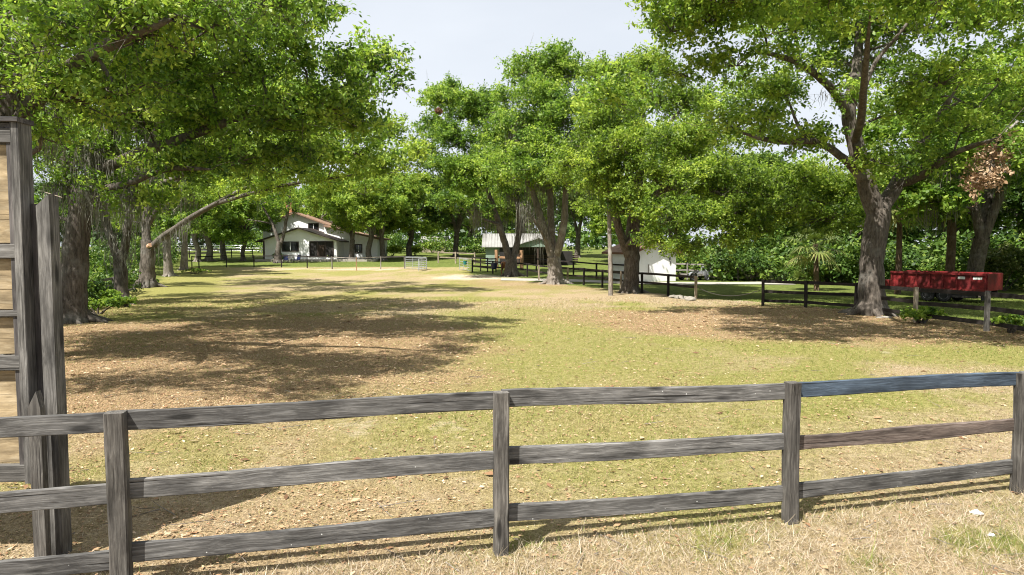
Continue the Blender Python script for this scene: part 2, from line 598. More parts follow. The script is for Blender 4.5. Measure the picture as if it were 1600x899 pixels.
def vnoise(x, y, s, seed):
    r = np.random.default_rng(seed)
    o = 0
    for k in range(5):
        a = r.uniform(0, 6.28); f = s * (1.0 + 0.9 * k); ph = r.uniform(0, 6.28, 2)
        xx = x * math.cos(a) + y * math.sin(a); yy = -x * math.sin(a) + y * math.cos(a)
        o = o + np.sin(xx * f + ph[0] + 1.7 * np.sin(yy * f * .6)) * np.sin(yy * f + ph[1]) / (1 + 0.5 * k)
    return o / 2.2


def masks(x, y):
    """litter, lawn, green, sand: what covers the ground where"""
    dr = seg_dist(x, y, FENCE_R)
    dl = seg_dist(x, y, FENCE_L)
    nz_ = vnoise(x, y, 0.35, 3)
    lawn = smooth(-0.3, 0.8, dr + 0.4 * nz_) * smooth(20, 28, y + x * 0.2)
    lawn = np.maximum(lawn, smooth(0.0, 1.5, -dl + 0.5 * nz_))
    lawn = np.maximum(lawn, smooth(83, 87, y + 1.2 * nz_))
    e1 = ((x + 9) / 9.5) ** 2 + ((y - 18) / 11) ** 2
    e2 = ((x - 13) / 12) ** 2 + ((y - 26) / 8.5) ** 2
    e3 = ((x + 14) / 12) ** 2 + ((y - 36) / 9) ** 2 * 1.0
    e4 = ((x - 3) / 8) ** 2 + ((y - 58) / 12) ** 2
    lit = np.maximum(smooth(1.25, 0.45, e1 + .25 * nz_), smooth(1.3, 0.5, e2 + .25 * nz_))
    lit = np.maximum(lit, 0.45 * smooth(1.2, 0.5, e3 + .3 * nz_))
    lit = np.maximum(lit, 0.6 * smooth(1.2, 0.5, e4 + .3 * nz_))
    lit = np.maximum(lit * (0.86 + .2 * vnoise(x, y, .8, 71)), (0.36 + 0.26 * nz_) * smooth(17, 11, y) * smooth(9, 1, x))
    lit = np.clip(lit * (1 - 0.9 * lawn), 0, 1)
    n2 = vnoise(x, y, 0.21, 9); n3 = vnoise(x, y, 0.9, 21)
    green = smooth(-0.15, 0.75, n2 * 0.8 + n3 * 0.45 + 0.16)
    e5 = ((x - 1.0 + (y - 17) * 0.05) / 5.2) ** 2 + ((y - 19) / 14) ** 2
    green = np.maximum(green, 0.72 * smooth(1.9, 0.0, e5 + 0.6 * n3 + .45 * n2))
    green = np.maximum(green, smooth(5.5, 2.0, np.abs(dl - 1.5) + .8 * nz_) * smooth(22, 27, y))
    green = np.maximum(green, 0.62 * smooth(30, 44, y) * smooth(6, -4, x) * (0.6 + 0.6 * n3 + .4 * n2))
    green = green * (1 - 0.55 * smooth(8.5, 6.5, y - x * 0.27) * smooth(-.1, .5, nz_ + .4))
    for (sx, sy, r) in GREENS:
        green = np.maximum(green, smooth(1.1, 0.2, np.hypot((x - sx) / r, (y - sy) / (r * 0.8)) + 0.5 * n3))
    sand = 0.2 * smooth(0.3, -0.4, y - (5.7 + 0.235 * x)) * (1 - green) * smooth(-.6, .4, n3 + nz_)
    for (sx, sy, r) in SANDS:
        sand = np.maximum(sand, 0.42 * smooth(1.15, 0.1, np.hypot((x - sx) / r, (y - sy) / (r * 0.9)) + 0.55 * n3 + .3 * n2))
    sand = np.maximum(sand, 0.55 * smooth(1.2, 0.4, np.hypot((x + 4) / 6, (y - 66) / 5) + .3 * n3))
    sand = np.maximum(sand, 0.5 * smooth(0.9, 0.3, np.hypot((x + 20) / 16, (y - 80) / 3.0) + .3 * n3))
    return lit, lawn, green, sand


SANDS = []
GREENS = []
for px, py, r in ((1570, 850, 0.5), (1500, 845, 0.35), (715, 840, 0.22), (1130, 850, 0.25), (790, 850, .2), (930, 640, .5), (500, 860, .25), (30, 690, .3), (1010, 660, .5), (640, 560, .8), (1350, 880, .3), (340, 870, .3), (1270, 640, .6), (560, 770, .3)):
    p = gp(px, py); GREENS.append((p.x, p.y, r))
for px, py, r in ((555, 668, 0.55), (706, 670, 0.42), (1075, 548, 0.6), (1388, 551, 0.75), (1532, 567, 0.6), (640, 790, 0.3), (1290, 690, 0.5), (905, 700, .3)):
    p = gp(px, py); SANDS.append((p.x, p.y, r))


def ground_sheet():
    u = np.linspace(-1, 1, 191)
    xs = np.sign(u) * (np.abs(u) * 34 + (np.abs(u) ** 5) * 700)
    v = np.linspace(0, 1, 230)
    ys = -14 + v * 70 + (v ** 4.0) * 900
    X, Y = np.meshgrid(xs, ys)
    Z = ground_np(X, Y)
    near = np.clip((30 - np.hypot(X, Y - 10)) / 20, 0, 1)
    Z = Z + near * 0.012 * vnoise(X, Y, 2.3, 5)
    V = np.stack([X, Y, Z], -1).reshape(-1, 3)
    nx = len(xs)
    i = np.arange(len(ys) - 1)[:, None] * nx + np.arange(nx - 1)[None, :]
    F = np.stack([i, i + 1, i + nx + 1, i + nx], -1).reshape(-1, 4)
    me = np_mesh('ground', V, F, smooth=True)
    lit, lawn, green, sand = masks(V[:, 0], V[:, 1])
    for nm, a in (('litter', lit), ('lawn', lawn), ('green', green), ('sand', sand)):
        t = me.attributes.new(nm, 'FLOAT', 'POINT'); t.data.foreach_set('value', a.astype(np.float32))
    return me


def ground_mat():
    m, t, p, N = new_mat('paddock_ground')
    geo = N('ShaderNodeNewGeometry')
    P = geo.outputs['Position']

    def attr(n):
        a = N('ShaderNodeAttribute'); a.attribute_name = n; return a.outputs['Fac']
    n1 = noise(t, P, 9.0, 8, 0.72)
    n2 = noise(t, P, 1.1, 6, 0.65)
    n3 = noise(t, P, 34.0, 4, 0.7)
    n4 = noise(t, P, 3.2, 6, 0.7, 0.5)
    dry = ramp(t, [(0.3, (0.20, 0.145, 0.085)), (0.5, (0.355, 0.27, 0.16)), (0.7, (0.47, 0.38, 0.25))])
    t.links.new(n1.outputs['Fac'], dry.inputs['Fac'])
    grn = ramp(t, [(0.3, (0.13, 0.13, 0.03)), (0.5, (0.25, 0.235, 0.072)), (0.7, (0.37, 0.32, 0.14))])
    t.links.new(n1.outputs['Fac'], grn.inputs['Fac'])
    litc = ramp(t, [(0.33, (0.10, 0.065, 0.034)), (0.45, (0.25, 0.165, 0.088)), (0.6, (0.40, 0.285, 0.16)), (0.72, (0.56, 0.44, 0.28))])
    t.links.new(n3.outputs['Fac'], litc.inputs['Fac'])
    lw = ramp(t, [(0.3, (0.065, 0.088, 0.018)), (0.55, (0.135, 0.165, 0.04)), (0.75, (0.23, 0.235, 0.07))])
    t.links.new(n4.outputs['Fac'], lw.inputs['Fac'])

    def mulm(a, b_, lo, hi):
        ad = N('ShaderNodeMath'); ad.operation = 'ADD'
        t.links.new(a, ad.inputs[0]); t.links.new(b_, ad.inputs[1])
        return maprange(t, ad.outputs[0], lo, hi)
    c = mixc(t, mulm(attr('green'), n4.outputs['Fac'], 0.62, 1.25), dry.outputs['Color'], grn.outputs['Color'])
    c = mixc(t, mulm(attr('litter'), n4.outputs['Fac'], 0.72, 1.3), c, litc.outputs['Color'])
    c = mixc(t, mulm(attr('lawn'), n2.outputs['Fac'], 0.7, 1.0), c, lw.outputs['Color'])
    c = mixc(t, mulm(attr('sand'), n4.outputs['Fac'], 0.75, 1.2), c, (0.60, 0.50, 0.39))
    n5 = noise(t, P, 70.0, 3, 0.75)
    ad5 = N('ShaderNodeMath'); ad5.operation = 'ADD'
    t.links.new(n3.outputs['Fac'], ad5.inputs[0]); t.links.new(n5.outputs['Fac'], ad5.inputs[1])
    kf = maprange(t, ad5.outputs[0], 0.72, 1.28, 0.38, 1.32)
    scn = N('ShaderNodeVectorMath'); scn.operation = 'SCALE'
    t.links.new(c, scn.inputs[0]); t.links.new(kf, scn.inputs['Scale'])
    c = scn.outputs[0]
    t.links.new(c, p.inputs['Base Color'])
    p.inputs['Roughness'].default_value = 1.0
    p.inputs['Specular IOR Level'].default_value = 0.08
    h = N('ShaderNodeMath'); h.operation = 'ADD'
    t.links.new(n1.outputs['Fac'], h.inputs[0]); t.links.new(n3.outputs['Fac'], h.inputs[1])
    bump(t, p, h.outputs[0], 0.8, 0.05)
    return m


gr = link_mesh('ground', ground_sheet(), ground_mat())
tag(gr, 'dry yellow green paddock ground with brown leaf litter', kind='structure')


def scatter(n, d0, d1, seed, pw=1.0):
    """random spots on the ground in front of the camera, denser close by"""
    r = np.random.default_rng(seed)
    u = r.random(n)
    d = d0 * (d1 / d0) ** u if pw == 1.0 else (d0 ** (1 - pw) + u * (d1 ** (1 - pw) - d0 ** (1 - pw))) ** (1 / (1 - pw))
    x = (r.random(n) * 2 - 1) * (0.86 * d + 1.6)
    return x, d, r


def make_grass():
    x, y, r = scatter(430000, 3.9, 40, 5)
    y2 = 3.7 + 3.9 * r.random(100000); x2 = (r.random(100000) * 2 - 1) * (.86 * y2 + .6)
    k2 = y2 < 5.75 + 0.235 * x2
    x = np.concatenate([x, x2[k2]]); y = np.concatenate([y, y2[k2]])
    lit, lawn, green, sand = masks(x, y)
    front = smooth(0.35, -0.4, y - (5.7 + 0.235 * x))           # unmown strip before the fence
    dens = 0.92 * (1 - 0.62 * lit) * (1 - 0.9 * sand * (1 - front))
    cl = vnoise(x, y, 3.1, 33)
    keep = r.random(len(x)) < dens * (0.72 + 0.3 * cl)
    x, y, lit, lawn, green, front, cl = (a[keep] for a in (x, y, lit, lawn, green, front, cl))
    n = len(x)
    far = np.clip((y - 6) / 30, 0, 1)
    near_fence = np.exp(-((y - (5.7 + 0.235 * x)) / 0.22) ** 2)
    h = (0.016 + 0.026 * r.random(n)) * (1 + 0.5 * front + 0.9 * near_fence * (r.random(n) < .5)) * (1 + 1.2 * far)
    h = np.where((r.random(n) < 0.12) & (front > .5), h * (1.3 + 1.6 * r.random(n)), h)
    
    h = np.where((green > 0.6) & (y < 11), h * 1.5, h)
    wd = (0.0017 + 0.0024 * r.random(n)) * (1 + 4.0 * far)
    z = ground_np(x, y) - 0.006 + 0.012 * np.clip((30 - np.hypot(x, y - 10)) / 20, 0, 1) * vnoise(x, y, 2.3, 5)
    az = r.random(n) * 6.283
    lean = 0.3 + 1.9 * r.random(n) ** 1.5
    lx, ly = np.cos(az), np.sin(az)
    wx, wy = -ly, lx
    a2 = r.random(n) * 6.283
    wx, wy = np.cos(a2), np.sin(a2)
    b0 = np.stack([x - wx * wd, y - wy * wd, z], -1)
    b1 = np.stack([x + wx * wd, y + wy * wd, z], -1)
    tp = np.stack([x + lx * h * lean, y + ly * h * lean, z + h], -1)
    V = np.stack([b0, b1, tp], 1).reshape(-1, 3)
    F = np.arange(3 * n).reshape(-1, 3)
    g = np.clip(green + 0.5 * lawn, 0, 1)
    tint = np.clip(0.76 - 0.42 * g + 0.5 * (r.random(n) - 0.5) - 0.05 * cl, 0, 1)
    tuft = smooth(.25, .8, vnoise(x, y, 2.0, 61))
    tint = np.where(r.random(n) < 0.10 * (0.4 + g) + 0.5 * tuft * (0.35 + .5 * g), 0.24 * r.random(n) + 0.05, tint)
    tint = np.where(lawn > 0.5, 0.05 + 0.3 * r.random(n), tint)
    tint = np.where(front > .5, np.where(tint > .4, np.clip(.86 + .4 * (r.random(n) - .5), 0, 1), tint), tint)
    me = np_mesh('grass', V, F, {'tint': tint})
    o = link_mesh('grass', me, M['grass'])
    tag(o, 'short dry grass blades over the paddock ground', 'grass', kind='stuff')


def make_litter():
    x, y, r = scatter(270000, 3.9, 40, 8)
    lit, lawn, green, sand = masks(x, y)
    cl = vnoise(x, y, 1.7, 41)
    front = smooth(0.2, -0.5, y - (5.7 + 0.235 * x))
    keep = r.random(len(x)) < (0.10 + 0.78 * lit) * (1 - .85 * lawn) * np.clip(0.55 + 0.5 * cl + .35 * vnoise(x, y, 5.5, 47), 0, 1) * (1 - 0.6 * sand) * (1 - .7 * front)
    x, y = x[keep], y[keep]
    n = len(x)
    far = np.clip((y - 6) / 26, 0, 1)
    ln = 0.014 * np.exp(0.42 * r.standard_normal(n)) * (1 + 2.0 * far)
    wd = ln * (0.35 + 0.25 * r.random(n))
    z = ground_np(x, y) + 0.006 + 0.02 * r.random(n) + 0.012 * np.clip((30 - np.hypot(x, y - 10)) / 20, 0, 1) * vnoise(x, y, 2.3, 5)
    az = r.random(n) * 6.283
    ax = np.stack([np.cos(az), np.sin(az), 0.5 * (r.random(n) - 0.5)], -1)
    bx = np.stack([-np.sin(az), np.cos(az), 0.7 * (r.random(n) - 0.5)], -1)
    c = np.stack([x, y, z], -1)
    curl = np.stack([0 * x, 0 * x, wd * 0.5 * r.random(n)], -1)
    V = np.stack([c - ax * ln[:, None], c + bx * wd[:, None] + curl, c + ax * ln[:, None], c - bx * wd[:, None] + curl], 1).reshape(-1, 3)
    F = np.arange(4 * n).reshape(-1, 4)
    me = np_mesh('leaf_litter', V, F, {'tint': np.clip(0.56 + 0.25 * r.standard_normal(n), 0, 1)})
    o = link_mesh('leaf_litter', me, M['litter'])
    tag(o, 'fallen brown oak leaves strewn over the paddock', 'leaves', kind='stuff')


def make_twigs():
    x, y, r = scatter(900, 4.0, 26, 15)
    lit, lawn, green, sand = masks(x, y)
    k = r.random(len(x)) < 0.25 + 0.75 * lit
    x, y = x[k], y[k]; n = len(x)
    az = r.random(n) * 6.283; ln = 0.05 + 0.28 * r.random(n) ** 2.5
    z = ground_np(x, y) + 0.022
    p0 = np.stack([x, y, z], -1); d_ = np.stack([np.cos(az) * ln, np.sin(az) * ln, 0.02 * r.standard_normal(n)], -1)
    p1 = p0 + d_; p2 = p1 + d_ * .7 + np.stack([r.normal(0, .03, n), r.normal(0, .03, n), 0 * x], -1)
    P = Parts(); P.add(*sticks(p0, p1, .005, .004)); P.add(*sticks(p1, p2, .004, .002))
    o = link_mesh('fallen_twigs', np_mesh('fallen_twigs', *P.get()), M['bark_pale'])
    tag(o, 'small dry twigs fallen on the paddock ground', 'twigs', kind='stuff')


make_grass()
make_litter()


# ------------------------------------------------------------------ trees
def sphere_dirs(n, r):
    v = r.standard_normal((n, 3))
    return v / np.linalg.norm(v, axis=1, keepdims=True)


def leaf_cloud(lobes, total, lsize, seed, per=26, spray=0.8, shell=0.45, droop=0.15, clump=9):
    """sprays of leaf faces through ellipsoid lobes; returns V, F, tint and the sprays' twigs"""
    r = np.random.default_rng(seed)
    L = np.asarray(lobes, float)
    L0 = L
    if clump > 1:                                         # break every lobe into tufts with gaps between them
        d = sphere_dirs(len(L) * clump, r)
        d[:, 2] = np.where(d[:, 2] < -0.25, -d[:, 2] * .6, d[:, 2])
        par = np.repeat(np.arange(len(L)), clump)
        k = r.uniform(.3, .55, len(par))[:, None]
        cs = L[par, :3] + d * L[par, 3:6] * (0.5 + .38 * r.random(len(par)))[:, None]
        L = np.hstack([cs, L[par, 3:6] * k * np.array([[1.1, 1.1, .85]])])
    wgt = (L[:, 3] * L[:, 4] * L[:, 5]) ** (2 / 3.)
    ns = max(8, total // per)
    li = r.choice(len(L), ns, p=wgt / wgt.sum())
    d = sphere_dirs(ns, r)
    d[:, 2] = np.where((d[:, 2] < -0.3) & (r.random(ns) < 0.5), -d[:, 2], d[:, 2])
    # bumpy lobes: every lobe has its own knobs and dents
    knob = sphere_dirs(len(L) * 7, r).reshape(len(L), 7, 3)
    amp = r.uniform(-0.32, 0.34, (len(L), 7))
    dots = np.einsum('nj,nkj->nk', d, knob[li])
    bumpy = 1 + (np.exp(-(1 - dots) * 5) * amp[li]).sum(1)
    rad = (shell + (1 - shell) * r.random(ns) ** 0.55) * bumpy
    rad = np.where(r.random(ns) < 0.05, rad * 1.22, rad)
    o = L[li, :3] + d * L[li, 3:6] * rad[:, None]
    out = d / L[li, 3:6]; out /= np.linalg.norm(out, axis=1, keepdims=True)
    td = out * 0.8 + sphere_dirs(ns, r) * 0.75 + np.array([0, 0, -droop])
    td /= np.linalg.norm(td, axis=1, keepdims=True)
    tl = spray * (0.55 + 0.8 * r.random(ns))
    tintc = 0.5 + 0.15 * r.standard_normal(ns) + (r.random(len(L)) - 0.5)[li] * 0.4
    n = ns * per
    s = np.repeat(np.arange(ns), per)
    tt = r.random(n)
    jit = r.standard_normal((n, 3)) * (spray * 0.15) * np.array([1, 1, 0.7])
    c = o[s] + td[s] * (tl[s] * (tt - 0.25))[:, None] + jit
    nrm = sphere_dirs(n, r) * 1.0 + out[s] * 0.5 + np.array([0, 0, 0.45])
    nrm /= np.linalg.norm(nrm, axis=1, keepdims=True)
    ax = np.cross(nrm, sphere_dirs(n, r)); ax /= np.linalg.norm(ax, axis=1, keepdims=True) + 1e-9
    bx = np.cross(nrm, ax)
    lsize = lsize * 1.25
    ln = (lsize * (0.65 + 0.7 * r.random(n)))[:, None]
    wd = ln * (0.42 + 0.2 * r.random(n))[:, None]
    V = np.stack([c - ax * ln * .5, c + bx * wd * .5 + nrm * wd * .12, c + ax * ln * .5, c - bx * wd * .5 + nrm * wd * .12], 1).reshape(-1, 3)
    F = np.arange(4 * n).reshape(-1, 4)
    tint = np.clip(tintc[s] + 0.13 * r.standard_normal(n), 0, 1)
    if clump > 1: li = par[li]
    return V, F, tint, o, td, tl, li


def sticks(p0, p1, r0, r1):
    """many thin three sided twigs"""
    p0 = np.asarray(p0); p1 = np.asarray(p1)
    n = len(p0)
    t = p1 - p0; t /= np.linalg.norm(t, axis=1, keepdims=True) + 1e-9
    ref = np.where(np.abs(t[:, 2:3]) < 0.9, np.array([[0, 0, 1.]]), np.array([[1., 0, 0]]))
    a = np.cross(t, ref); a /= np.linalg.norm(a, axis=1, keepdims=True) + 1e-9
    b = np.cross(t, a)
    V = []
    for p, rr in ((p0, r0), (p1, r1)):
        rr = np.asarray(rr) * np.ones(n)
        for k in range(3):
            an = 2 * math.pi * k / 3
            V.append(p + (a * math.cos(an) + b * math.sin(an)) * rr[:, None])
    V = np.stack(V, 1).reshape(-1, 3)
    base = np.arange(n)[:, None] * 6
    F = np.stack([base + np.array([[k, (k + 1) % 3, (k + 1) % 3 + 3, k + 3]]) for k in range(3)], 1).reshape(-1, 4)
    return V, F


def tube_np(pts, rad, sides=7, wob=0.0, r=None):
    mb_pts = np.asarray(pts, float)
    n = len(mb_pts)
    V = []
    ref = np.array([1.0, 0.13, 0.0])
    fl = r.uniform(-1, 1, sides) if wob else 0
    for i in range(n):
        t = mb_pts[min(i + 1, n - 1)] - mb_pts[max(i - 1, 0)]
        t = t / (np.linalg.norm(t) + 1e-9)
        a = ref - t * ref.dot(t)
        if np.linalg.norm(a) < 1e-3: a = np.cross(t, [0, 0, 1.0]) + 1e-4
        a /= np.linalg.norm(a); ref = a
        b = np.cross(t, a)
        an = np.arange(sides) * 2 * math.pi / sides
        if wob: fl = fl * .82 + .45 * r.uniform(-1, 1, sides)
        k = rad[i] * (1 + wob * fl)
        V.append(mb_pts[i] + (np.cos(an) * k)[:, None] * a + (np.sin(an) * k)[:, None] * b)
    V = np.concatenate(V)
    i = np.arange(n - 1)[:, None] * sides
    k = np.arange(sides)[None, :]; k2 = (k + 1) % sides
    F = np.stack([i + k, i + k2, i + sides + k2, i + sides + k], -1).reshape(-1, 4)
    return V, F


class Parts:
    def __init__(self): self.V = []; self.F = []; self.n = 0

    def add(self, V, F):
        self.V.append(V); self.F.append(F + self.n); self.n += len(V)

    def get(self): return np.concatenate(self.V), np.concatenate(self.F)


def smooth_path(pts, rad, k=4):
    """Catmull-Rom through the points"""
    P = np.asarray(pts, float); n = len(P)
    o = []; rr = []
    for i in range(n - 1):
        p0 = P[max(i - 1, 0)]; p1 = P[i]; p2 = P[i + 1]; p3 = P[min(i + 2, n - 1)]
        for j in range(k):
            t = j / k
            o.append(0.5 * (2 * p1 + (p2 - p0) * t + (2 * p0 - 5 * p1 + 4 * p2 - p3) * t * t + (3 * p1 - p0 - 3 * p2 + p3) * t ** 3))
            rr.append(rad[i] * (1 - t) + rad[i + 1] * t)
    o.append(P[-1]); rr.append(rad[-1])
    return np.array(o), np.array(rr)


def moss_mesh(spots, seed, big=1.0):
    """hanging grey beards: clusters of thin ragged ribbons"""
    r = np.random.default_rng(seed)
    V = []; T = []
    for (p, L) in spots:
        k = int(15 + 12 * r.random())
        cl = r.random()
        for _ in range(k):
            x0 = np.asarray(p) + r.standard_normal(3) * np.array([.2, .2, .14]) * big
            ln = L * (0.15 + 0.85 * r.random() ** 1.5)
            wdt = (0.006 + 0.012 * r.random()) * big
            az = r.random() * 6.283
            wv = np.array([math.cos(az), math.sin(az), 0])
            segs = 4
            c = x0.copy(); pts = []
            for j in range(segs + 1):
                t = j / segs
                w_ = wdt * (0.55 + 0.6 * r.random()) * (1 - t ** 1.6 * 0.92)
                pts.append((c - wv * w_, c + wv * w_))
                c = c + np.array([r.normal(0, .05), r.normal(0, .05), -ln / segs])
            for j in range(segs):
                V += [pts[j][0], pts[j][1], pts[j + 1][1], pts[j + 1][0]]
                T.append(np.clip(0.3 + 0.4 * cl + 0.15 * r.standard_normal(), 0, 1))
    V = np.array(V)
    return np_mesh('spanish_moss', V, np.arange(len(V)).reshape(-1, 4), {'tint': T})


def build_tree(base, stems, lobes, n_leaf, lsize, seed, moss=0, moss_len=1.4, per=26, spray=0.8, flare=1.3, bare=0.02, shell=0.45,
               twigs=1.0, moss_big=1.0, moss_low=False, moss_r=5.0):
    """meshes of one tree in coordinates local to its base.
    stems: list of (points, radii) given in world space; lobes: world ellipsoids"""
    r = np.random.default_rng(seed)
    B = np.asarray(base, float)
    P = Parts(); TW = Parts()
    nodes = []                                            # (position, radius)
    for si, (pts, rad) in enumerate(stems):
        pp, rr = smooth_path(np.asarray([np.asarray(q) for q in pts]) - B, rad, 5)
        pp[1:-1] += r.standard_normal((len(pp) - 2, 3)) * 0.04 * rr[1:-1, None]
        rr[-3:] = np.minimum(rr[-3:], [.06, .04, .02]) if si else rr[-3:]
        if si == 0:
            hgt = pp[:, 2]
            rr = rr * (1 + (flare - 1) * np.exp(-np.clip(hgt, 0, None) / (rr[0] * 1.1)))
            pp = np.vstack([pp[0] - [0, 0, 0.35], pp]); rr = np.concatenate([[rr[0] * 1.15], rr])
        V, F = tube_np(pp, rr, 12 if rad[0] > 0.12 else 8, 0.09, r)
        P.add(V, F)
        for q, k in zip(pp[2:], rr[2:]): nodes.append((q, k))
    if stems:                                             # surface roots
        r0 = stems[0][1][0]
        for k in range(6):
            an = k * 1.047 + r.uniform(-.4, .4); ln = r0 * r.uniform(1.7, 2.8)
            ca, sa = math.cos(an), math.sin(an)
            pts = [(ca * r0 * .55, sa * r0 * .55, r0 * 1.5), (ca * r0 * 1.0, sa * r0 * 1.0, r0 * .45), (ca * ln * .8, sa * ln * .8, 0.02), (ca * ln * 1.2, sa * ln * 1.2, -.2)]
            V, F = tube_np(smooth_path(pts, [r0 * .3, r0 * .34, r0 * .2, r0 * .06], 3)[0], smooth_path(pts, [r0 * .3, r0 * .34, r0 * .2, r0 * .06], 3)[1], 7, 0.05, r)
            P.add(V, F)
    L = np.asarray(lobes, float).copy()
    L[:, :3] -= B
    order = np.argsort(np.linalg.norm(L[:, :3] - nodes[len(nodes) // 2][0], axis=1))
    moss_spots = []
    for q in order:
        c = L[q, :3]
        N_ = np.array([n_[0] for n_ in nodes]); K_ = np.array([n_[1] for n_ in nodes])
        dv = c - N_
        cost = np.linalg.norm(dv, axis=1) + 1.5 * np.clip(-dv[:, 2] + 0.3, 0, None) - 1.2 * np.clip(K_, 0, .4)
        j = int(np.argmin(cost))
        s = N_[j]; ln = np.linalg.norm(c - s)
        if ln < 0.3: continue
        r0 = min(K_[j] * 0.75, 0.03 + 0.022 * ln); r1 = min(0.025, r0 * .5)
        bowv = np.array([0, 0, 0.10 * ln]) + r.standard_normal(3) * 0.06 * ln
        pts = [s, s + (c - s) * .35 + bowv * .9 + r.standard_normal(3) * .03 * ln, s + (c - s) * .7 + bowv * .8 + r.standard_normal(3) * .04 * ln, c]
        rad = [r0, r0 * .8 + r1 * .2, r0 * .45 + r1 * .55, r1]
        pp, rr = smooth_path(pts, rad, 3)
        V, F = tube_np(pp, rr, 6, 0.05, r); P.add(V, F)
        for a, k in zip(pp[2:], rr[2:]): nodes.append((a, k))
    V, F, tint, o, td, tl, li = leaf_cloud(L, n_leaf, lsize, seed + 1, per, spray, shell)
    # branchlets lobe centre -> some sprays, twigs inside the sprays
    k = r.random(len(o)) < 0.16 * twigs
    c0 = L[li[k], :3] + (o[k] - L[li[k], :3]) * 0.1
    mid = c0 + (o[k] - c0) * 0.55 + r.standard_normal((k.sum(), 3)) * 0.14
    TW.add(*sticks(c0, mid, 0.022, 0.014)); TW.add(*sticks(mid, o[k], 0.014, 0.007))
    k = r.random(len(o)) < 0.5 * twigs
    TW.add(*sticks(o[k] - td[k] * (tl[k] * .3)[:, None], o[k] + td[k] * (tl[k] * .8)[:, None], 0.009, 0.003))
    k = r.random(len(o)) < bare                           # a few bare dead twigs beyond the leaves
    if k.any():
        e = o[k] + td[k] * (tl[k] * 1.5)[:, None]
        TW.add(*sticks(o[k], e, 0.01, 0.004))
        TW.add(*sticks(o[k] * .5 + e * .5, e + sphere_dirs(k.sum(), r) * .35, 0.006, 0.003))
    TV, TF = P.get()
    tm = np_mesh('trunk', TV, TF, smooth=True)
    cm = np_mesh('crown', V, F, {'tint': tint})
    wm = np_mesh('twigs', *TW.get())
    mm = None
    if moss:
        NP = np.array([n_[0] for n_ in nodes]); NK = np.array([n_[1] for n_ in nodes])
        ok = (NP[:, 2] > 2.4) & (NK < 0.3) & (np.hypot(NP[:, 0], NP[:, 1]) < moss_r)
        if moss_low: ok &= NP[:, 2] < np.percentile(NP[ok, 2], 62)
        idx = r.choice(np.nonzero(ok)[0], moss)
        spots = [(NP[i] + np.array([r.normal(0, .25), r.normal(0, .25), -NK[i] * 0.5]), min(moss_len * (0.5 + r.random()), NP[i][2] - 1.2)) for i in idx]
        mm = moss_mesh(spots, seed + 3, moss_big)
    return tm, cm, mm, wm


def place_tree(name, meshes, loc, label, cat='tree', group=None, leaf='leaf', bark='bark', rz=0.0, sc=(1, 1, 1)):
    e = empty(name, loc, label, cat, group, rz)
    e.scale = sc
    tm, cm, mm, wm = meshes
    for nm, me, mt in (('trunk', tm, M[bark]), ('crown', cm, M[leaf]), ('spanish_moss', mm, M['moss']), ('twigs', wm, M[bark])):
        if me is None: continue
        if not me.materials: me.materials.append(None)
        o = bpy.data.objects.new(nm, me); COL.objects.link(o); o.parent = e
        o.material_slots[0].link = 'OBJECT'; o.material_slots[0].material = mt
        if nm in ('spanish_moss', 'twigs'): o['kind'] = 'stuff'
    return e


def lobe(px, py, d, rx, ry, deep=1.15):
    """an ellipsoid of foliage: middle seen at px,py at distance d, half sizes in photo pixels"""
    p = at(px, py, d)
    k = d / FPX
    return (p.x, p.y, p.z, rx * k, max(rx, ry) * k * deep, ry * k)


def stem(pts, rad):
    return ([tuple(at(*q)) if not isinstance(q, Vector) else tuple(q) for q in pts], rad)

make_twigs()

# ---- the big oaks, each with its own limbs and crown
def oak(name, label, bpx, bpy_, stems, lobes, n_leaf, lsize, seed, base=None, leaf='leaf', bark='bark', extra=(), **kw):
    b = gp(bpx, bpy_) if base is None else base
    d = depth_of(b)
    st = []
    for pts, rad in stems:
        q = []
        for p in pts:
            if p == 'base': q.append(tuple(b))
            elif p[0] == 'w': q.append(tuple(b + Vector(p[1:])))
            else: q.append(tuple(at(p[0], p[1], d + p[2])))
        st.append((q, rad))
    lb = [lobe(l[0], l[1], d + l[2], l[3], l[4]) for l in lobes]
    lb += [tuple(b + Vector(e[:3])) + tuple(e[3:6]) for e in extra]
    ms = build_tree(b, st, lb, n_leaf, lsize, seed, **kw)
    return place_tree(name, ms, b, label, leaf=leaf, bark=bark)


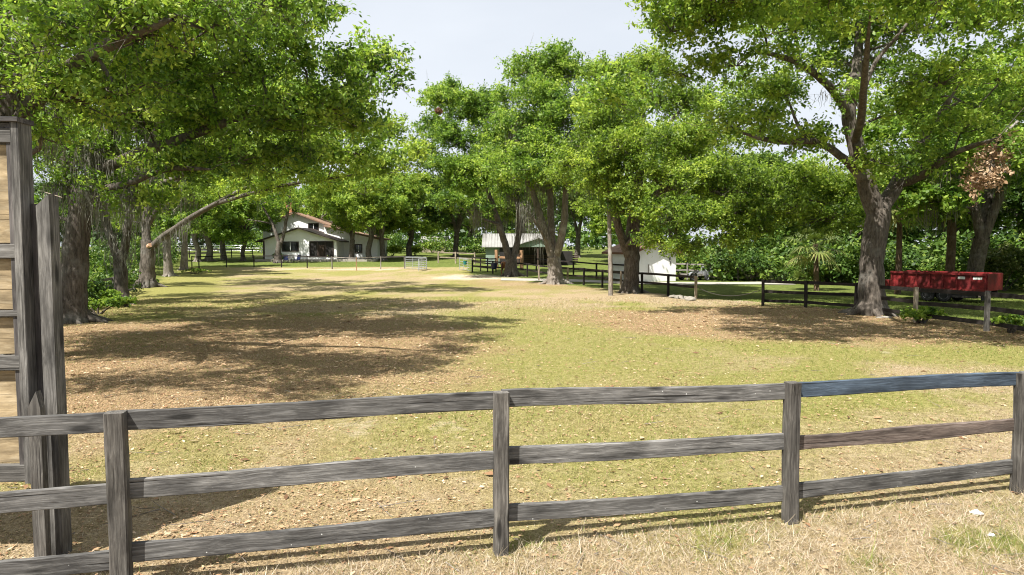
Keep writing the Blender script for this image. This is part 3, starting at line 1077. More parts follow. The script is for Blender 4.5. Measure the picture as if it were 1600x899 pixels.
# right: the tall oak in front of the fence
oak('live_oak', 'large spreading oak with thick trunk standing beside the black fence', 1361, 492,
    [(['base', (1361, 455, 0), (1363, 400, 0), (1372, 330, 0)], [0.52, 0.48, 0.45, 0.47]),
     ([(1370, 335, 0), (1352, 285, -.2), (1334, 215, -.3), (1326, 175, -.4), (1338, 110, 0), (1342, 40, .4), (1338, -60, .6)], [0.42, 0.36, 0.30, 0.27, 0.20, 0.15, 0.08]),
     ([(1374, 335, 0), (1400, 290, .4), (1430, 240, .8), (1462, 190, .6), (1500, 130, 0)], [0.36, 0.28, 0.22, 0.17, 0.09]),
     ([(1330, 190, -.4), (1312, 155, -1), (1285, 125, -2), (1240, 95, -3), (1180, 80, -4)], [0.20, 0.18, 0.15, 0.11, 0.06]),
     ([(1352, 285, -.2), (1320, 250, -1), (1275, 222, -1.6), (1215, 222, -2.4), (1150, 205, -3.5)], [0.20, 0.16, 0.13, 0.10, 0.06]),
     ([(1400, 290, .4), (1440, 275, -1), (1490, 240, -3), (1560, 215, -5)], [0.2, 0.16, 0.12, 0.06]),
     ([(1336, 220, -.3), (1345, 190, -3), (1350, 130, -6), (1360, 20, -9)], [0.18, 0.15, 0.11, 0.06])],
    [
     (1050, 50, -5, 62, 38), (1120, 30, -4, 80, 42), (1150, 105, -4, 60, 24), (1075, 120, -3, 60, 30), (1240, 45, -2, 70, 48),
     (1225, 150, -1, 50, 22), (1320, 60, 2, 50, 42), (1420, 50, -1, 80, 52), (1520, 40, -2, 80, 50), (1465, 135, -3, 80, 46),
     (1560, 130, -3, 70, 50), (1400, 180, -1, 48, 32), (1500, 210, -3, 65, 36), (1440, 255, -1, 62, 36), (1280, 215, -1, 48, 24),
     (1370, 255, -3, 42, 30), (1180, 215, 1, 50, 20), (1580, 240, -4, 50, 34), (1120, 185, 0, 50, 26), (1330, 150, -3, 36, 22), (1150, 200, -3.5, 44, 24), (1260, 108, -2.6, 38, 22), (1210, 95, -3.2, 40, 22), (1240, 222, -2.4, 38, 18), (1292, 232, -1.6, 32, 18), (1195, 188, -3, 38, 20), (1385, 110, 1.5, 52, 38), (1285, 105, 1.5, 48, 34), (1430, 5, 0, 60, 34), (1590, 90, 0, 50, 40), (1540, 180, 1, 56, 34),
     (1080, -60, -6, 80, 50), (1200, -60, -5, 100, 70), (1350, -70, -2, 100, 70), (1500, -70, -3, 110, 80), (1620, 20, -2, 80, 70)],
    176000, 0.135, 101,
    extra=[(-10, -5, 11.2, 1.6, 1.8, .9), (-8.3, -5, 11, 2, 2, 1.1), (-6, -6, 11, 2, 2, 1.1), (-6, -3, 11.3, 2, 2, 1.1), (-8.5, -2.5, 11.2, 1.6, 1.6, .9), (-10.5, -12, 10.8, 2.2, 2.2, 1.1), (-10, -13, 10.2, 2.0, 2.2, 1.1), (-5.5, -14, 10.4, 2.2, 2.0, 1.1), (-9, -8, 11.3, 2.0, 1.8, 1.0), (-1.5, -13.5, 10.5, 2.2, 2.0, 1.1), (3, -13, 10.5, 2.2, 2.2, 1.2), (8, -10, 10.5, 2.4, 2.2, 1.2), (-8, -9, 10.6, 1.8, 1.8, 1.0), (-7, -11, 9.5, 2.0, 2.4, 1.2), (-3, -9, 9.8, 2.2, 2.4, 1.2), (-5.5, -14, 10.4, 2.2, 2.0, 1.1), (-1.5, -13.5, 10.5, 2.2, 2.0, 1.1), (1, -11, 9.5, 2.2, 2.4, 1.3), (-3, -9, 9.8, 2.2, 2.4, 1.2), (-7, -11, 9.5, 2.0, 2.4, 1.2), (3, -13, 10.5, 2.2, 2.2, 1.2), (5, -9, 9.5, 2.4, 2.4, 1.3), (-9.5, -9, 10.6, 1.8, 1.8, 1.0), (1, -11, 9.5, 2.2, 2.4, 1.3), (5, -9, 9.5, 2.4, 2.4, 1.3),
           (-1, -5, 11.5, 2.6, 2.4, 1.4), (4, 5, 9.5, 2.6, 2.4, 1.5), (-3, 5, 10, 2.6, 2.4, 1.5), (8, 2, 9, 2.4, 2.4, 1.5), (0, 2, 13, 3, 3, 1.6), (9, -4, 10, 2.4, 2.4, 1.4), (-11, -1, 8.5, 2, 2, 1.1)],
    spray=0.75, bare=0.03, moss=10, moss_len=.6)

# right row, second: forked oak in front of the white shed
oak('live_oak', 'bright green oak with low drooping boughs in front of the white shed', 984, 458,
    [(['base', (986, 430, 0), (988, 395, 0), (990, 355, 0), (996, 300, -.3), (1002, 230, -.5), (1004, 150, 0), (1000, 90, .5)], [0.52, 0.47, 0.46, 0.44, 0.33, 0.24, 0.15, 0.07]),
     ([(984, 405, 0), (972, 372, -.5), (962, 340, -1), (950, 290, -1.4), (935, 240, -2), (920, 190, -2)], [0.30, 0.27, 0.25, 0.2, 0.14, 0.07]),
     ([(992, 340, 0), (1030, 300, -2), (1080, 290, -4), (1130, 305, -6), (1170, 330, -7)], [0.26, 0.2, 0.15, 0.1, 0.05]),
     ([(1080, 290, -4), (1150, 300, -6), (1220, 308, -6.2), (1300, 318, -5.6)], [0.15, 0.12, 0.09, 0.04]),
     ([(1000, 240, -.5), (1040, 200, -1), (1080, 150, -1)], [0.2, 0.14, 0.06])],
    [(955, 125, 0, 48, 36), (1015, 118, 0, 52, 36), (1065, 165, -1, 48, 36), (985, 190, -2, 60, 42), (1050, 225, -3, 60, 38), (920, 215, -2, 42, 40),
     (935, 290, -3, 46, 42), (1000, 265, -4, 58, 38), (1065, 290, -5, 62, 38), (1125, 275, -6, 52, 34), (1040, 345, -6, 56, 34), (1095, 350, -6, 54, 32),
     (1145, 335, -7, 44, 32), (990, 325, -4, 42, 32), (1060, 392, -6, 36, 18), (1165, 372, -7, 26, 26), (905, 260, -1, 30, 30), (1100, 220, -2, 44, 30), (1015, 378, -5, 24, 22), (1125, 385, -7, 26, 20), (1172, 288, -6.5, 56, 36), (1245, 282, -6.2, 64, 38), (1310, 308, -5.6, 46, 42), (1216, 336, -6.5, 58, 32), (1282, 345, -6, 54, 30), (1330, 345, -5.5, 26, 26), (1185, 365, -6.5, 34, 22)],
    150000, 0.145, 102, leaf='leaf_warm', extra=[(0, 4, 10, 3, 3, 2), (-3, 3, 8, 2.4, 2.4, 1.6), (4, 3, 9, 3, 2.6, 1.8), (5, 1, 6.5, 2.4, 2.4, 1.4), (1, 0, 12.5, 2.6, 2.4, 1.4), (0, -4, 9, 2.8, 2.4, 1.6)],
    spray=0.85, moss=14, moss_len=1.0, bare=0.03)

# right row, third: many leaning stems hung with moss
oak('live_oak', 'tall oak with several leaning stems and long hanging grey moss', 868, 444,
    [(['base', (867, 425, 0), (865, 402, 0)], [0.62, 0.58, 0.55]),
     ([(864, 405, 0), (855, 375, 0), (843, 335, -.4), (828, 285, -.6), (815, 230, -.6), (805, 180, 0)], [0.38, 0.34, 0.29, 0.22, 0.15, 0.07]),
     ([(866, 405, 0), (862, 370, .3), (860, 320, .5), (858, 250, .6), (862, 180, .6), (868, 110, .4)], [0.34, 0.3, 0.27, 0.22, 0.15, 0.07]),
     ([(868, 405, 0), (874, 385, -.3), (881, 350, -.5), (884, 300, -.6), (895, 240, -.4), (915, 180, 0), (925, 140, 0)], [0.36, 0.33, 0.3, 0.25, 0.18, 0.12, 0.06]),
     ([(857, 380, 0), (845, 360, -1), (832, 340, -1.6), (815, 318, -2)], [0.16, 0.13, 0.1, 0.05])],
    [(812, 118, 0, 36, 28), (852, 108, 0, 36, 28), (890, 122, 0, 36, 34), (925, 160, 0, 36, 32), (835, 165, -1, 48, 34), (800, 205, -1, 42, 36), (880, 195, -2, 46, 36),
     (925, 225, -1, 40, 34), (845, 235, -2, 52, 34), (800, 265, -2, 40, 28), (895, 265, -2, 42, 28), (855, 285, -1, 42, 20), (930, 280, 0, 30, 24), (790, 160, 1, 22, 22), (870, 82, 0, 24, 12), (830, 95, 0, 20, 12)],
    80000, 0.18, 103, bark='bark_pale', extra=[(0, 4, 13, 3, 3, 2), (-3, 4, 10, 3, 3, 2), (4, 4, 10, 3, 3, 2), (0, -3.5, 9, 2.6, 2.2, 1.6), (0, 2, 16, 2.4, 2.4, 1.4)],
    spray=1.0, moss=130, moss_len=2.6, moss_big=1.5, moss_low=True)

# right row, fourth: V shaped trunk before the barn
oak('live_oak', 'oak with V shaped forked trunk in front of the green barn', 799, 432,
    [(['base', (799, 418, 0), (798, 403, 0)], [0.62, 0.56, 0.55]),
     ([(796, 405, 0), (789, 380, 0), (780, 350, -.4), (768, 315, -.8), (752, 270, -1), (735, 225, -1)], [0.38, 0.33, 0.28, 0.22, 0.16, 0.07]),
     ([(801, 405, 0), (808, 380, .3), (812, 350, .5), (806, 300, .8), (795, 240, .8), (780, 180, .5)], [0.36, 0.31, 0.27, 0.22, 0.15, 0.07]),
     ([(780, 350, -.4), (762, 345, -2), (740, 335, -3), (715, 322, -4)], [0.15, 0.12, 0.09, 0.05])],
    [(690, 165, 0, 34, 30), (735, 175, 0, 38, 34), (705, 142, 1, 20, 15), (775, 205, 0, 38, 36), (680, 215, -1, 34, 32), (725, 230, -2, 42, 34), (770, 262, -2, 40, 30), (690, 268, -3, 36, 28),
     (740, 295, -4, 38, 22), (700, 318, -5, 34, 18), (745, 325, -4, 22, 14), (760, 170, 1, 26, 22), (660, 245, 0, 22, 26), (800, 300, 0, 30, 18)],
    70000, 0.20, 104, extra=[(0, 4, 13, 3.2, 3, 2), (-3, 4, 10, 3, 3, 2), (3, 4, 10, 3, 3, 2), (-4, -3, 10, 2.6, 2.4, 1.6), (-3, 2, 16, 2.4, 2.4, 1.4)],
    bark='bark', spray=1.05, moss=70, moss_len=2.2, moss_big=1.5, moss_low=True)

# left row
oak('live_oak', 'nearest oak at the left edge, its trunk behind the tall gate', 0, 0,
    [(['base', (8, 430, 0), (12, 300, 0), (10, 200, 0), (20, 130, 0), (45, 60, -.5), (80, -20, -1)], [0.42, 0.38, 0.35, 0.34, 0.27, 0.18, 0.10]),
     ([(14, 220, 0), (60, 150, -1), (120, 100, -2.5), (190, 60, -4), (270, 30, -5)], [0.22, 0.18, 0.14, 0.10, 0.05]),
     ([(20, 130, 0), (-40, 60, -2), (-110, 10, -4)], [0.2, 0.14, 0.06]),
     ([(30, 100, -.2), (120, 40, -1), (240, -10, -1.5), (350, 5, -2), (440, 10, -2.2)], [0.18, 0.14, 0.1, 0.07, 0.035])],
    [(40, 120, -2, 90, 50), (130, 70, -3, 95, 60), (230, 60, -4, 95, 55), (110, 160, -2, 85, 45), (330, 50, -4, 85, 44), (-50, 60, -2, 90, 70), (50, 10, -2, 100, 50),
     (170, -20, -3, 80, 40), (300, -30, -4, 80, 36), (400, -10, -2, 70, 34), (450, 20, -2, 40, 24), (190, 150, -3, 70, 40), (60, 215, -1, 50, 22), (-80, 170, -1, 80, 50)],
    95000, 0.082, 105, base=Vector((-11.6, 15.2, 0.03)), bark='bark',
    extra=[(3.2, -5, 8.5, 1.6, 1.6, .9), (1, -6.5, 8.8, 1.9, 1.8, 1.0), (4, -7.5, 8.8, 1.5, 1.5, .8), (-4, 1, 9.5, 2.2, 2.2, 1.3), (-1, 5, 9, 2, 2, 1.2), (3, 4, 9.2, 1.6, 1.6, .9), (5, -3.5, 8.6, 1.3, 1.4, .7), (-3, -2, 9, 2.6, 2.6, 1.6), (0, 3, 10, 2.6, 2.6, 1.5), (6.5, 0.5, 8.8, 1.2, 1.4, .7)],
    spray=0.62, moss=40, moss_len=0.7, moss_big=.7, moss_r=2.5, bare=0.03, shell=0.35)

oak('live_oak', 'mossy oak with broad trunk just right of the tall gate', 113, 504,
    [(['base', (113, 470, 0), (118, 400, 0), (125, 340, 0), (128, 290, 0)], [0.48, 0.45, 0.42, 0.38, 0.32]),
     ([(125, 340, 0), (112, 280, .3), (95, 210, .3), (80, 130, 0), (70, 40, 0)], [0.28, 0.24, 0.18, 0.12, 0.06]),
     ([(126, 320, 0), (155, 260, -.6), (180, 190, -1), (215, 120, -1.5), (270, 60, -2)], [0.26, 0.22, 0.18, 0.13, 0.06]),
     ([(150, 270, -.5), (215, 240, -2), (290, 215, -3.5), (370, 185, -4.5), (450, 160, -5), (540, 135, -5)], [0.2, 0.17, 0.14, 0.11, 0.08, 0.035]),
     ([(130, 300, 0), (190, 290, -2), (260, 265, -4), (330, 265, -5)], [0.15, 0.12, 0.09, 0.045])],
    [(90, 150, 0, 70, 50), (170, 130, -1, 75, 50), (250, 120, -3, 80, 50), (330, 125, -4, 80, 48), (410, 120, -5, 75, 44), (470, 100, -5, 56, 34), (530, 112, -5, 42, 26), (588, 148, -5, 36, 24),
     (230, 200, -3, 75, 38), (320, 200, -4, 75, 38), (410, 195, -5, 75, 40), (500, 175, -5, 66, 38), (560, 200, -4, 50, 30), (150, 235, -1, 60, 32), (280, 265, -4, 62, 28), (370, 255, -5, 62, 30),
     (140, 40, 0, 80, 50), (260, 30, -2, 90, 50), (380, 50, -3, 80, 40), (470, 45, -3, 46, 22), (100, 290, 0, 40, 22), (450, 245, -4, 50, 28), (82, 250, 1, 36, 36), (150, 300, -1, 44, 22), (212, 312, -2, 38, 18), (78, 335, 1.5, 24, 22)],
    128000, 0.12, 106, extra=[(-3, -3, 8, 2.4, 2.4, 1.6), (-4, 2, 9, 2.6, 2.6, 1.8), (0, 4, 9, 2.8, 2.4, 1.8), (3, 4, 8, 2.4, 2.4, 1.5), (1, 0, 12.5, 3, 3, 1.6), (5, -9, 9, 1.6, 1.6, .9), (8, -8, 9, 1.5, 1.5, .8),
                             (10, -6, 8.8, 1.4, 1.5, .8), (8, -4, 9, 1.4, 1.4, .8), (11, -3, 8.4, 1.4, 1.5, .8), (2, -5, 9.5, 2, 2, 1.1), (4, -2, 10, 2, 2, 1.2), (1, -9, 9.5, 1.8, 1.8, 1), (6, -6, 9.6, 1.8, 1.8, 1)],
    spray=0.75, moss=150, moss_len=1.5, bare=0.03, shell=0.35, moss_low=True)

oak('live_oak', 'slender forked oak by the overgrown fence, second visible trunk from left', 190, 476,
    [(['base', (189, 450, 0), (188, 420, 0), (186, 408, 0)], [0.36, 0.33, 0.31, 0.30]),
     ([(187, 410, 0), (176, 380, 0), (165, 345, .3), (158, 290, .5), (150, 220, .5)], [0.22, 0.2, 0.18, 0.14, 0.07]),
     ([(188, 410, 0), (196, 385, -.2), (200, 350, -.5), (210, 290, -1), (235, 220, -1.5), (270, 150, -2)], [0.22, 0.2, 0.18, 0.15, 0.11, 0.06]),
     ([(205, 310, -.9), (270, 280, -2), (340, 250, -4), (420, 225, -5)], [0.15, 0.13, 0.1, 0.05])],
    [(200, 200, 0, 60, 40), (270, 170, -2, 70, 45), (350, 180, -4, 70, 42), (430, 200, -5, 65, 40), (330, 255, -3, 62, 30), (420, 270, -5, 56, 28), (500, 250, -5, 56, 30), (560, 240, -5, 50, 32), (240, 270, -1, 45, 25), (150, 250, 1, 40, 30), (480, 190, -4, 60, 40), (400, 130, -3, 70, 40), (300, 100, -1, 70, 40), (600, 265, -5, 36, 28), (540, 180, -4, 50, 34), (140, 325, 1, 34, 22), (255, 312, -1, 40, 18), (170, 290, 1, 34, 24)],
    52000, 0.16, 107, extra=[(-3, -2, 8, 2.4, 2.4, 1.6), (-4, 3, 9, 2.6, 2.6, 1.8), (0, 4, 9, 2.8, 2.4, 1.8), (9, -8, 8.5, 2.2, 2.4, 1.1), (12, -6, 8.5, 2.2, 2.2, 1.1), (8, -3, 9, 2.2, 2.2, 1.2)],
    spray=0.85, moss=90, moss_len=1.6, moss_low=True, shell=0.35)

b3 = gp(229, 449)
oak('live_oak', 'oak with one long bare limb slanting up to the right', 229, 449,
    [(['base', (230, 425, 0), (231, 395, 0), (231, 378, 0)], [0.60, 0.52, 0.50, 0.46]),
     ([(232, 392, 0), (250, 374, -.6), (275, 356, -1.4), (305, 336, -2.2), (338, 318, -3), (375, 298, -4), (420, 280, -5)], [0.27, 0.24, 0.21, 0.19, 0.17, 0.12, 0.06]),
     ([(231, 384, 0), (228, 345, .3), (236, 300, .5), (250, 240, .5), (262, 180, .3)], [0.30, 0.27, 0.23, 0.16, 0.07]),
     ([(233, 350, .3), (262, 300, -1), (300, 260, -2), (350, 220, -3)], [0.18, 0.15, 0.11, 0.05]),
     ([(340, 318, -3), (400, 300, -5), (470, 285, -6), (540, 275, -7), (600, 265, -8)], [0.15, 0.13, 0.1, 0.07, 0.03])],
    [(280, 220, 0, 60, 42), (350, 235, -2, 60, 38), (430, 240, -4, 55, 38), (430, 300, -5, 46, 18), (372, 296, -4.4, 34, 16), (340, 302, -3.4, 22, 10), (500, 285, -6, 48, 24), (560, 255, -7, 46, 32), (520, 215, -6, 52, 38), (600, 215, -7, 42, 30), (620, 270, -8, 38, 30), (350, 160, -1, 60, 40), (450, 160, -3, 60, 40), (540, 160, -5, 40, 26), (570, 305, -8, 34, 18), (190, 300, 2, 40, 26), (300, 305, 1, 40, 18), (200, 345, 1.5, 24, 16), (650, 240, -8, 30, 24)],
    60000, 0.17, 108, extra=[(-4, 0, 9, 3, 3, 2), (0, 5, 10, 3, 3, 2), (4, 4, 9, 3, 3, 2), (10, -8, 9, 2.6, 2.6, 1.2), (15, -9, 9, 2.6, 2.6, 1.2), (0, 0, 14, 3, 3, 1.6)],
    leaf='leaf_warm', spray=0.95, moss=60, moss_len=1.6, moss_low=True, shell=0.4)
st3 = MB()
st3.tube([at(231, 386, depth_of(b3) - .2) - b3, at(235, 383, depth_of(b3) - .55) - b3], [0.2, 0.15], 9)
o = st3.build('cut_stub', M['cut_wood'], [e for e in COL.objects if e.get('label', '').startswith('oak with one long bare')][0], fix=True)
o['label'] = 'pale sawn stub of a removed limb'

# tree before the house
oak('live_oak', 'small forked oak right in front of the house window', 434, 411,
    [(['base', (434, 395, 0), (437, 378, 0)], [0.42, 0.38, 0.36]),
     ([(436, 380, 0), (430, 362, 0), (426, 350, .2), (412, 325, .4), (400, 300, .4)], [0.26, 0.22, 0.2, 0.14, 0.06]),
     ([(439, 380, 0), (444, 362, 0), (448, 340, -.2), (452, 315, -.4), (455, 285, -.4)], [0.26, 0.23, 0.2, 0.14, 0.06])],
    [(395, 318, 0, 36, 22), (430, 305, -1, 38, 26), (468, 318, -1, 26, 16), (410, 280, 0, 44, 28), (455, 275, 0, 42, 28), (380, 345, 0, 20, 14), (432, 325, -1, 28, 14), (470, 333, 0, 14, 7), (500, 300, 0, 26, 20)],
    9000, 0.24, 109, spray=1.1, extra=[(0, 3, 9, 2.5, 2, 1.6)], twigs=.5, moss=12)


# ---- shared shapes for the more distant trees
def generic(seed, H, Rr, n_leaf, lsize, forks=3, crown_lo=0.38, moss=0, trunk_r=0.4):
    r = np.random.default_rng(seed)
    fh = H * r.uniform(0.2, 0.28)
    st = [([(0, 0, 0), (r.normal(0, .1), r.normal(0, .1), fh * .5), (r.normal(0, .2), r.normal(0, .2), fh)], [trunk_r, trunk_r * .88, trunk_r * .85])]
    top = np.array(st[0][0][-1])
    for k in range(forks):
        an = k * 6.283 / forks + r.uniform(-.4, .4); sp = Rr * r.uniform(.25, .5)
        e = np.array([math.cos(an) * sp, math.sin(an) * sp, H * r.uniform(.62, .8)])
        m1 = top + (e - top) * .35 + np.array([0, 0, .06 * H]) + r.normal(0, .2, 3)
        m2 = top + (e - top) * .7 + r.normal(0, .25, 3)
        st.append(([tuple(top - [0, 0, .2]), tuple(m1), tuple(m2), tuple(e)], [trunk_r * .62, trunk_r * .5, trunk_r * .34, .06]))
    lb = []
    for k in range(26):
        an = r.uniform(0, 6.283); q = math.sqrt(r.random()); hh = crown_lo + (0.94 - crown_lo) * r.random()
        env = math.sin(math.pi * (0.16 + 0.8 * (hh - crown_lo) / (1 - crown_lo))) ** 0.6
        rad = Rr * env * (0.35 + 0.6 * q)
        s = H * r.uniform(.085, .14)
        lb.append((math.cos(an) * rad, math.sin(an) * rad, H * hh, s * 1.25, s * 1.25, s * .85))
    return build_tree((0, 0, 0), st, lb, n_leaf, lsize, seed, per=22, spray=1.1, twigs=.35, moss=moss, moss_len=1.8, moss_big=1.6, moss_low=True, flare=1.35, shell=0.4)


GEN = [generic(201, 13.5, 6.0, 38000, 0.25, 3, moss=40, trunk_r=.48), generic(202, 14.5, 5.2, 38000, 0.25, 2, 0.42, moss=24, trunk_r=.42), generic(203, 12.0, 6.4, 38000, 0.25, 4, 0.33, trunk_r=.4)]


def far_tree(px, py, gi, label, sc=1.0, rz=0.0, leaf='leaf', bark='bark', base=None, group='trees along the property', zs=1.0):
    b = gp(px, py) if base is None else Vector((base[0], base[1], G(*base)))
    return place_tree('live_oak', GEN[gi], b - Vector((0, 0, .05)), label, group=group, leaf=leaf, bark=bark, rz=rz, sc=(sc, sc, sc * zs))


far_tree(264, 432, 0, 'grey barked mossy oak just behind the slanting limb', .92, .3, bark='bark_pale', group='oaks in the left row')
far_tree(287, 422, 1, 'mossy oak in the left row, second trunk behind the slanting limb', .95, 1.9, bark='bark_pale', group='oaks in the left row')
far_tree(309, 409, 2, 'pale oak at the end of the left row, left of a close pair', 1.0, 4.1, bark='bark_pale', group='oaks in the left row')
far_tree(326, 408, 0, 'pale oak at the end of the left row, right of a close pair', 1.0, 2.2, bark='bark_pale', group='oaks in the left row')
far_tree(350, 406, 1, 'upright oak behind the back fence left of the house', .95, 5.0, bark='bark_pale', group='oaks in the left row')
far_tree(380, 408, 2, 'dark trunked oak close to the left corner of the house', .8, .6, group='oaks in the left row')
far_tree(549, 408, 1, 'straight dark oak before the right wing of the house, left one of three', .92, 2.7, leaf='leaf', group='oaks beside the house')
far_tree(577, 408, 0, 'dark oak before the right wing of the house, middle one of three', .86, 4.2, leaf='leaf_warm', group='oaks beside the house')
far_tree(599, 407, 1, 'dark oak at the right corner of the house, right one of three', .96, 5.6, leaf='leaf', group='oaks beside the house')
far_tree(640, 404, 2, 'yellowish oak between the house and the metal gate', 1.05, 1.1, leaf='leaf_warm', group='oaks beside the house')
far_tree(712, 402, 0, 'shaded oak behind the open gateway left of the barn', .95, 3.3, leaf='leaf_deep', group='oaks beside the house')

BK = [(-62, 120, 2, 1.15), (-50, 140, 0, 1.2), (-38, 150, 1, 1.2), (-26, 132, 0, 1.2), (-17, 140, 1, 1.15), (-8, 128, 2, 1.2), (2, 118, 0, 1.15), (10, 105, 1, 1.05), (17, 92, 2, 1.1), (24, 98, 0, 1.1), (32, 100, 1, 1.1), (-32, 112, 2, .95), (-2, 100, 1, .95), (-75, 150, 0, 1.2), (-88, 140, 2, 1.2), (-100, 165, 0, 1.2)]
BKL = ['tree behind the far white rail fence, rightmost of those', 'tall tree left behind the house', 'tall tree directly behind the house roof', 'tree behind the right end of the house', 'background tree right of the house', 'background tree seen above the metal gate',
       'background tree left behind the barn', 'tall thin background tree behind the barn roof', 'broad background tree between barn and white shed', 'background tree left behind the white shed', 'background tree right behind the white shed',
       'low background tree close behind the right wing of the house', 'background tree close behind the barn', 'tree far behind the left field, second along the white rail fence', 'tree far behind the left field, third along the white rail fence', 'farthest tree across the left field']
for (x, y, gi, sc), lb in zip(BK, BKL):
    far_tree(0, 0, gi, lb, sc, x * 1.7 + y, leaf=('leaf', 'leaf_deep', 'leaf_warm')[int(abs(x)) % 3], base=(x, y), group='background trees')
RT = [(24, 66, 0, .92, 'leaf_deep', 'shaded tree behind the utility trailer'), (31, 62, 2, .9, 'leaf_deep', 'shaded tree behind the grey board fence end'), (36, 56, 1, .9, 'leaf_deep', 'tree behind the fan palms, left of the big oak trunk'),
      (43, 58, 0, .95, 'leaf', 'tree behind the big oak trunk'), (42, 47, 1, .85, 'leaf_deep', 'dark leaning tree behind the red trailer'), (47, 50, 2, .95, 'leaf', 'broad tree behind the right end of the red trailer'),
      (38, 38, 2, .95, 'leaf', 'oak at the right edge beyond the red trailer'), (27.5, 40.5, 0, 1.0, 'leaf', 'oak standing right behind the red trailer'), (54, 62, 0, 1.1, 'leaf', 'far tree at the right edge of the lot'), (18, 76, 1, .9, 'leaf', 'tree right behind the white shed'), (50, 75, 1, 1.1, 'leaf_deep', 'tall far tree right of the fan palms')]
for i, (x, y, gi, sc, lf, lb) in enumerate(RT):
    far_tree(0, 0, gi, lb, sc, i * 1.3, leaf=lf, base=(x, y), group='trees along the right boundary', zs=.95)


# ---- shrubs and hedges: one leafy mesh each with stems
def shrub(name, label, loc, rx, ry, rz_, n, lsize, seed, leaf='leaf_deep', cat='shrub', group=None, mess=5):
    r = np.random.default_rng(seed)
    b = Vector(loc)
    lb = []
    for k in range(mess):
        lb.append((r.uniform(-.6, .6) * rx, r.uniform(-.6, .6) * ry, rz_ * r.uniform(.45, .8), rx * r.uniform(.4, .6), ry * r.uniform(.4, .6), rz_ * r.uniform(.3, .45)))
    V, F, tint, o, td, tl, li = leaf_cloud(np.array(lb), n, lsize, seed, 14, min(.6, rz_ * .3), .3, clump=5)
    e = empty(name, b, label, cat, group)
    link_mesh('foliage', np_mesh('foliage', V, F, {'tint': tint}), M[leaf], e)
    mb = MB()
    for k in range(6):
        q = lb[k % mess]
        mb.tube([(r.uniform(-.1, .1), r.uniform(-.1, .1), -.1), (q[0] * .5, q[1] * .5, q[2] * .5), (q[0], q[1], q[2])], [.05, .035, .015], 5)
    mb.build('stem', M['bark'], e)
    return e


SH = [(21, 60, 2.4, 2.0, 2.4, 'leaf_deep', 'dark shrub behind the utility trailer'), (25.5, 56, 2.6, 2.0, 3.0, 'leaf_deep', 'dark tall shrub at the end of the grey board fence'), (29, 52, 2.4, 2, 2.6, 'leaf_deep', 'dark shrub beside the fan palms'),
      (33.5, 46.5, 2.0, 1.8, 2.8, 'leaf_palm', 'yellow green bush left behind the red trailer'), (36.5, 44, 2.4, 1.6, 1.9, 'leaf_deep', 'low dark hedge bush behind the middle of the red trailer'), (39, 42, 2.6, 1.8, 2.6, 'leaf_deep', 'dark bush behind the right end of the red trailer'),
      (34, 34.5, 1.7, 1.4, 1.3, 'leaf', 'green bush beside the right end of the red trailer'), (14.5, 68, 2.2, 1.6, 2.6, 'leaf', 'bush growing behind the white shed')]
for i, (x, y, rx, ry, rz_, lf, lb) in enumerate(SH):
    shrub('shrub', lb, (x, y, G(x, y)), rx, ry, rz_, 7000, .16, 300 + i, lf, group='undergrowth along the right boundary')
for i, (px, py, rx, h, lb) in enumerate([(612, 401, 2.0, 1.6, 'clipped hedge bush right of the house, left one'), (648, 400, 2.4, 1.5, 'clipped hedge bush right of the house, nearest the metal gate'), (676, 396, 2.0, 1.9, 'light green bush before the small far building'), (440, 408, 1.0, 1.0, 'small dark garden bush below the house window'),
                                       (520, 407, 1.1, .9, 'small dark garden bush beside the porch')]):
    p = gp(px, py)
    shrub('shrub', lb, p, rx, 1.1, h, 3500, .17, 340 + i, 'leaf_warm' if i < 3 else 'leaf_deep', group='garden bushes by the house')
for i, (px, py, rx, h, lb) in enumerate([(150, 492, 1.3, .55, 'low weeds at the foot of the broad mossy trunk'), (200, 480, 1.2, .5, 'low green weeds by the slender forked trunk'), (1440, 505, .8, .55, 'weeds at the pale post near the big oak'), (1575, 520, 1.2, .5, 'weeds along the black fence at the right edge'),
                                       (305, 428, 2.0, .5, 'low weeds behind the left row of oaks'), (168, 478, 1.0, .7, 'weeds under the overgrown left fence')]):
    p = gp(px, py)
    shrub('weeds', lb, p, rx, .7, h, 2200, .085, 360 + i, 'leaf', cat='weeds', group='weed patches')


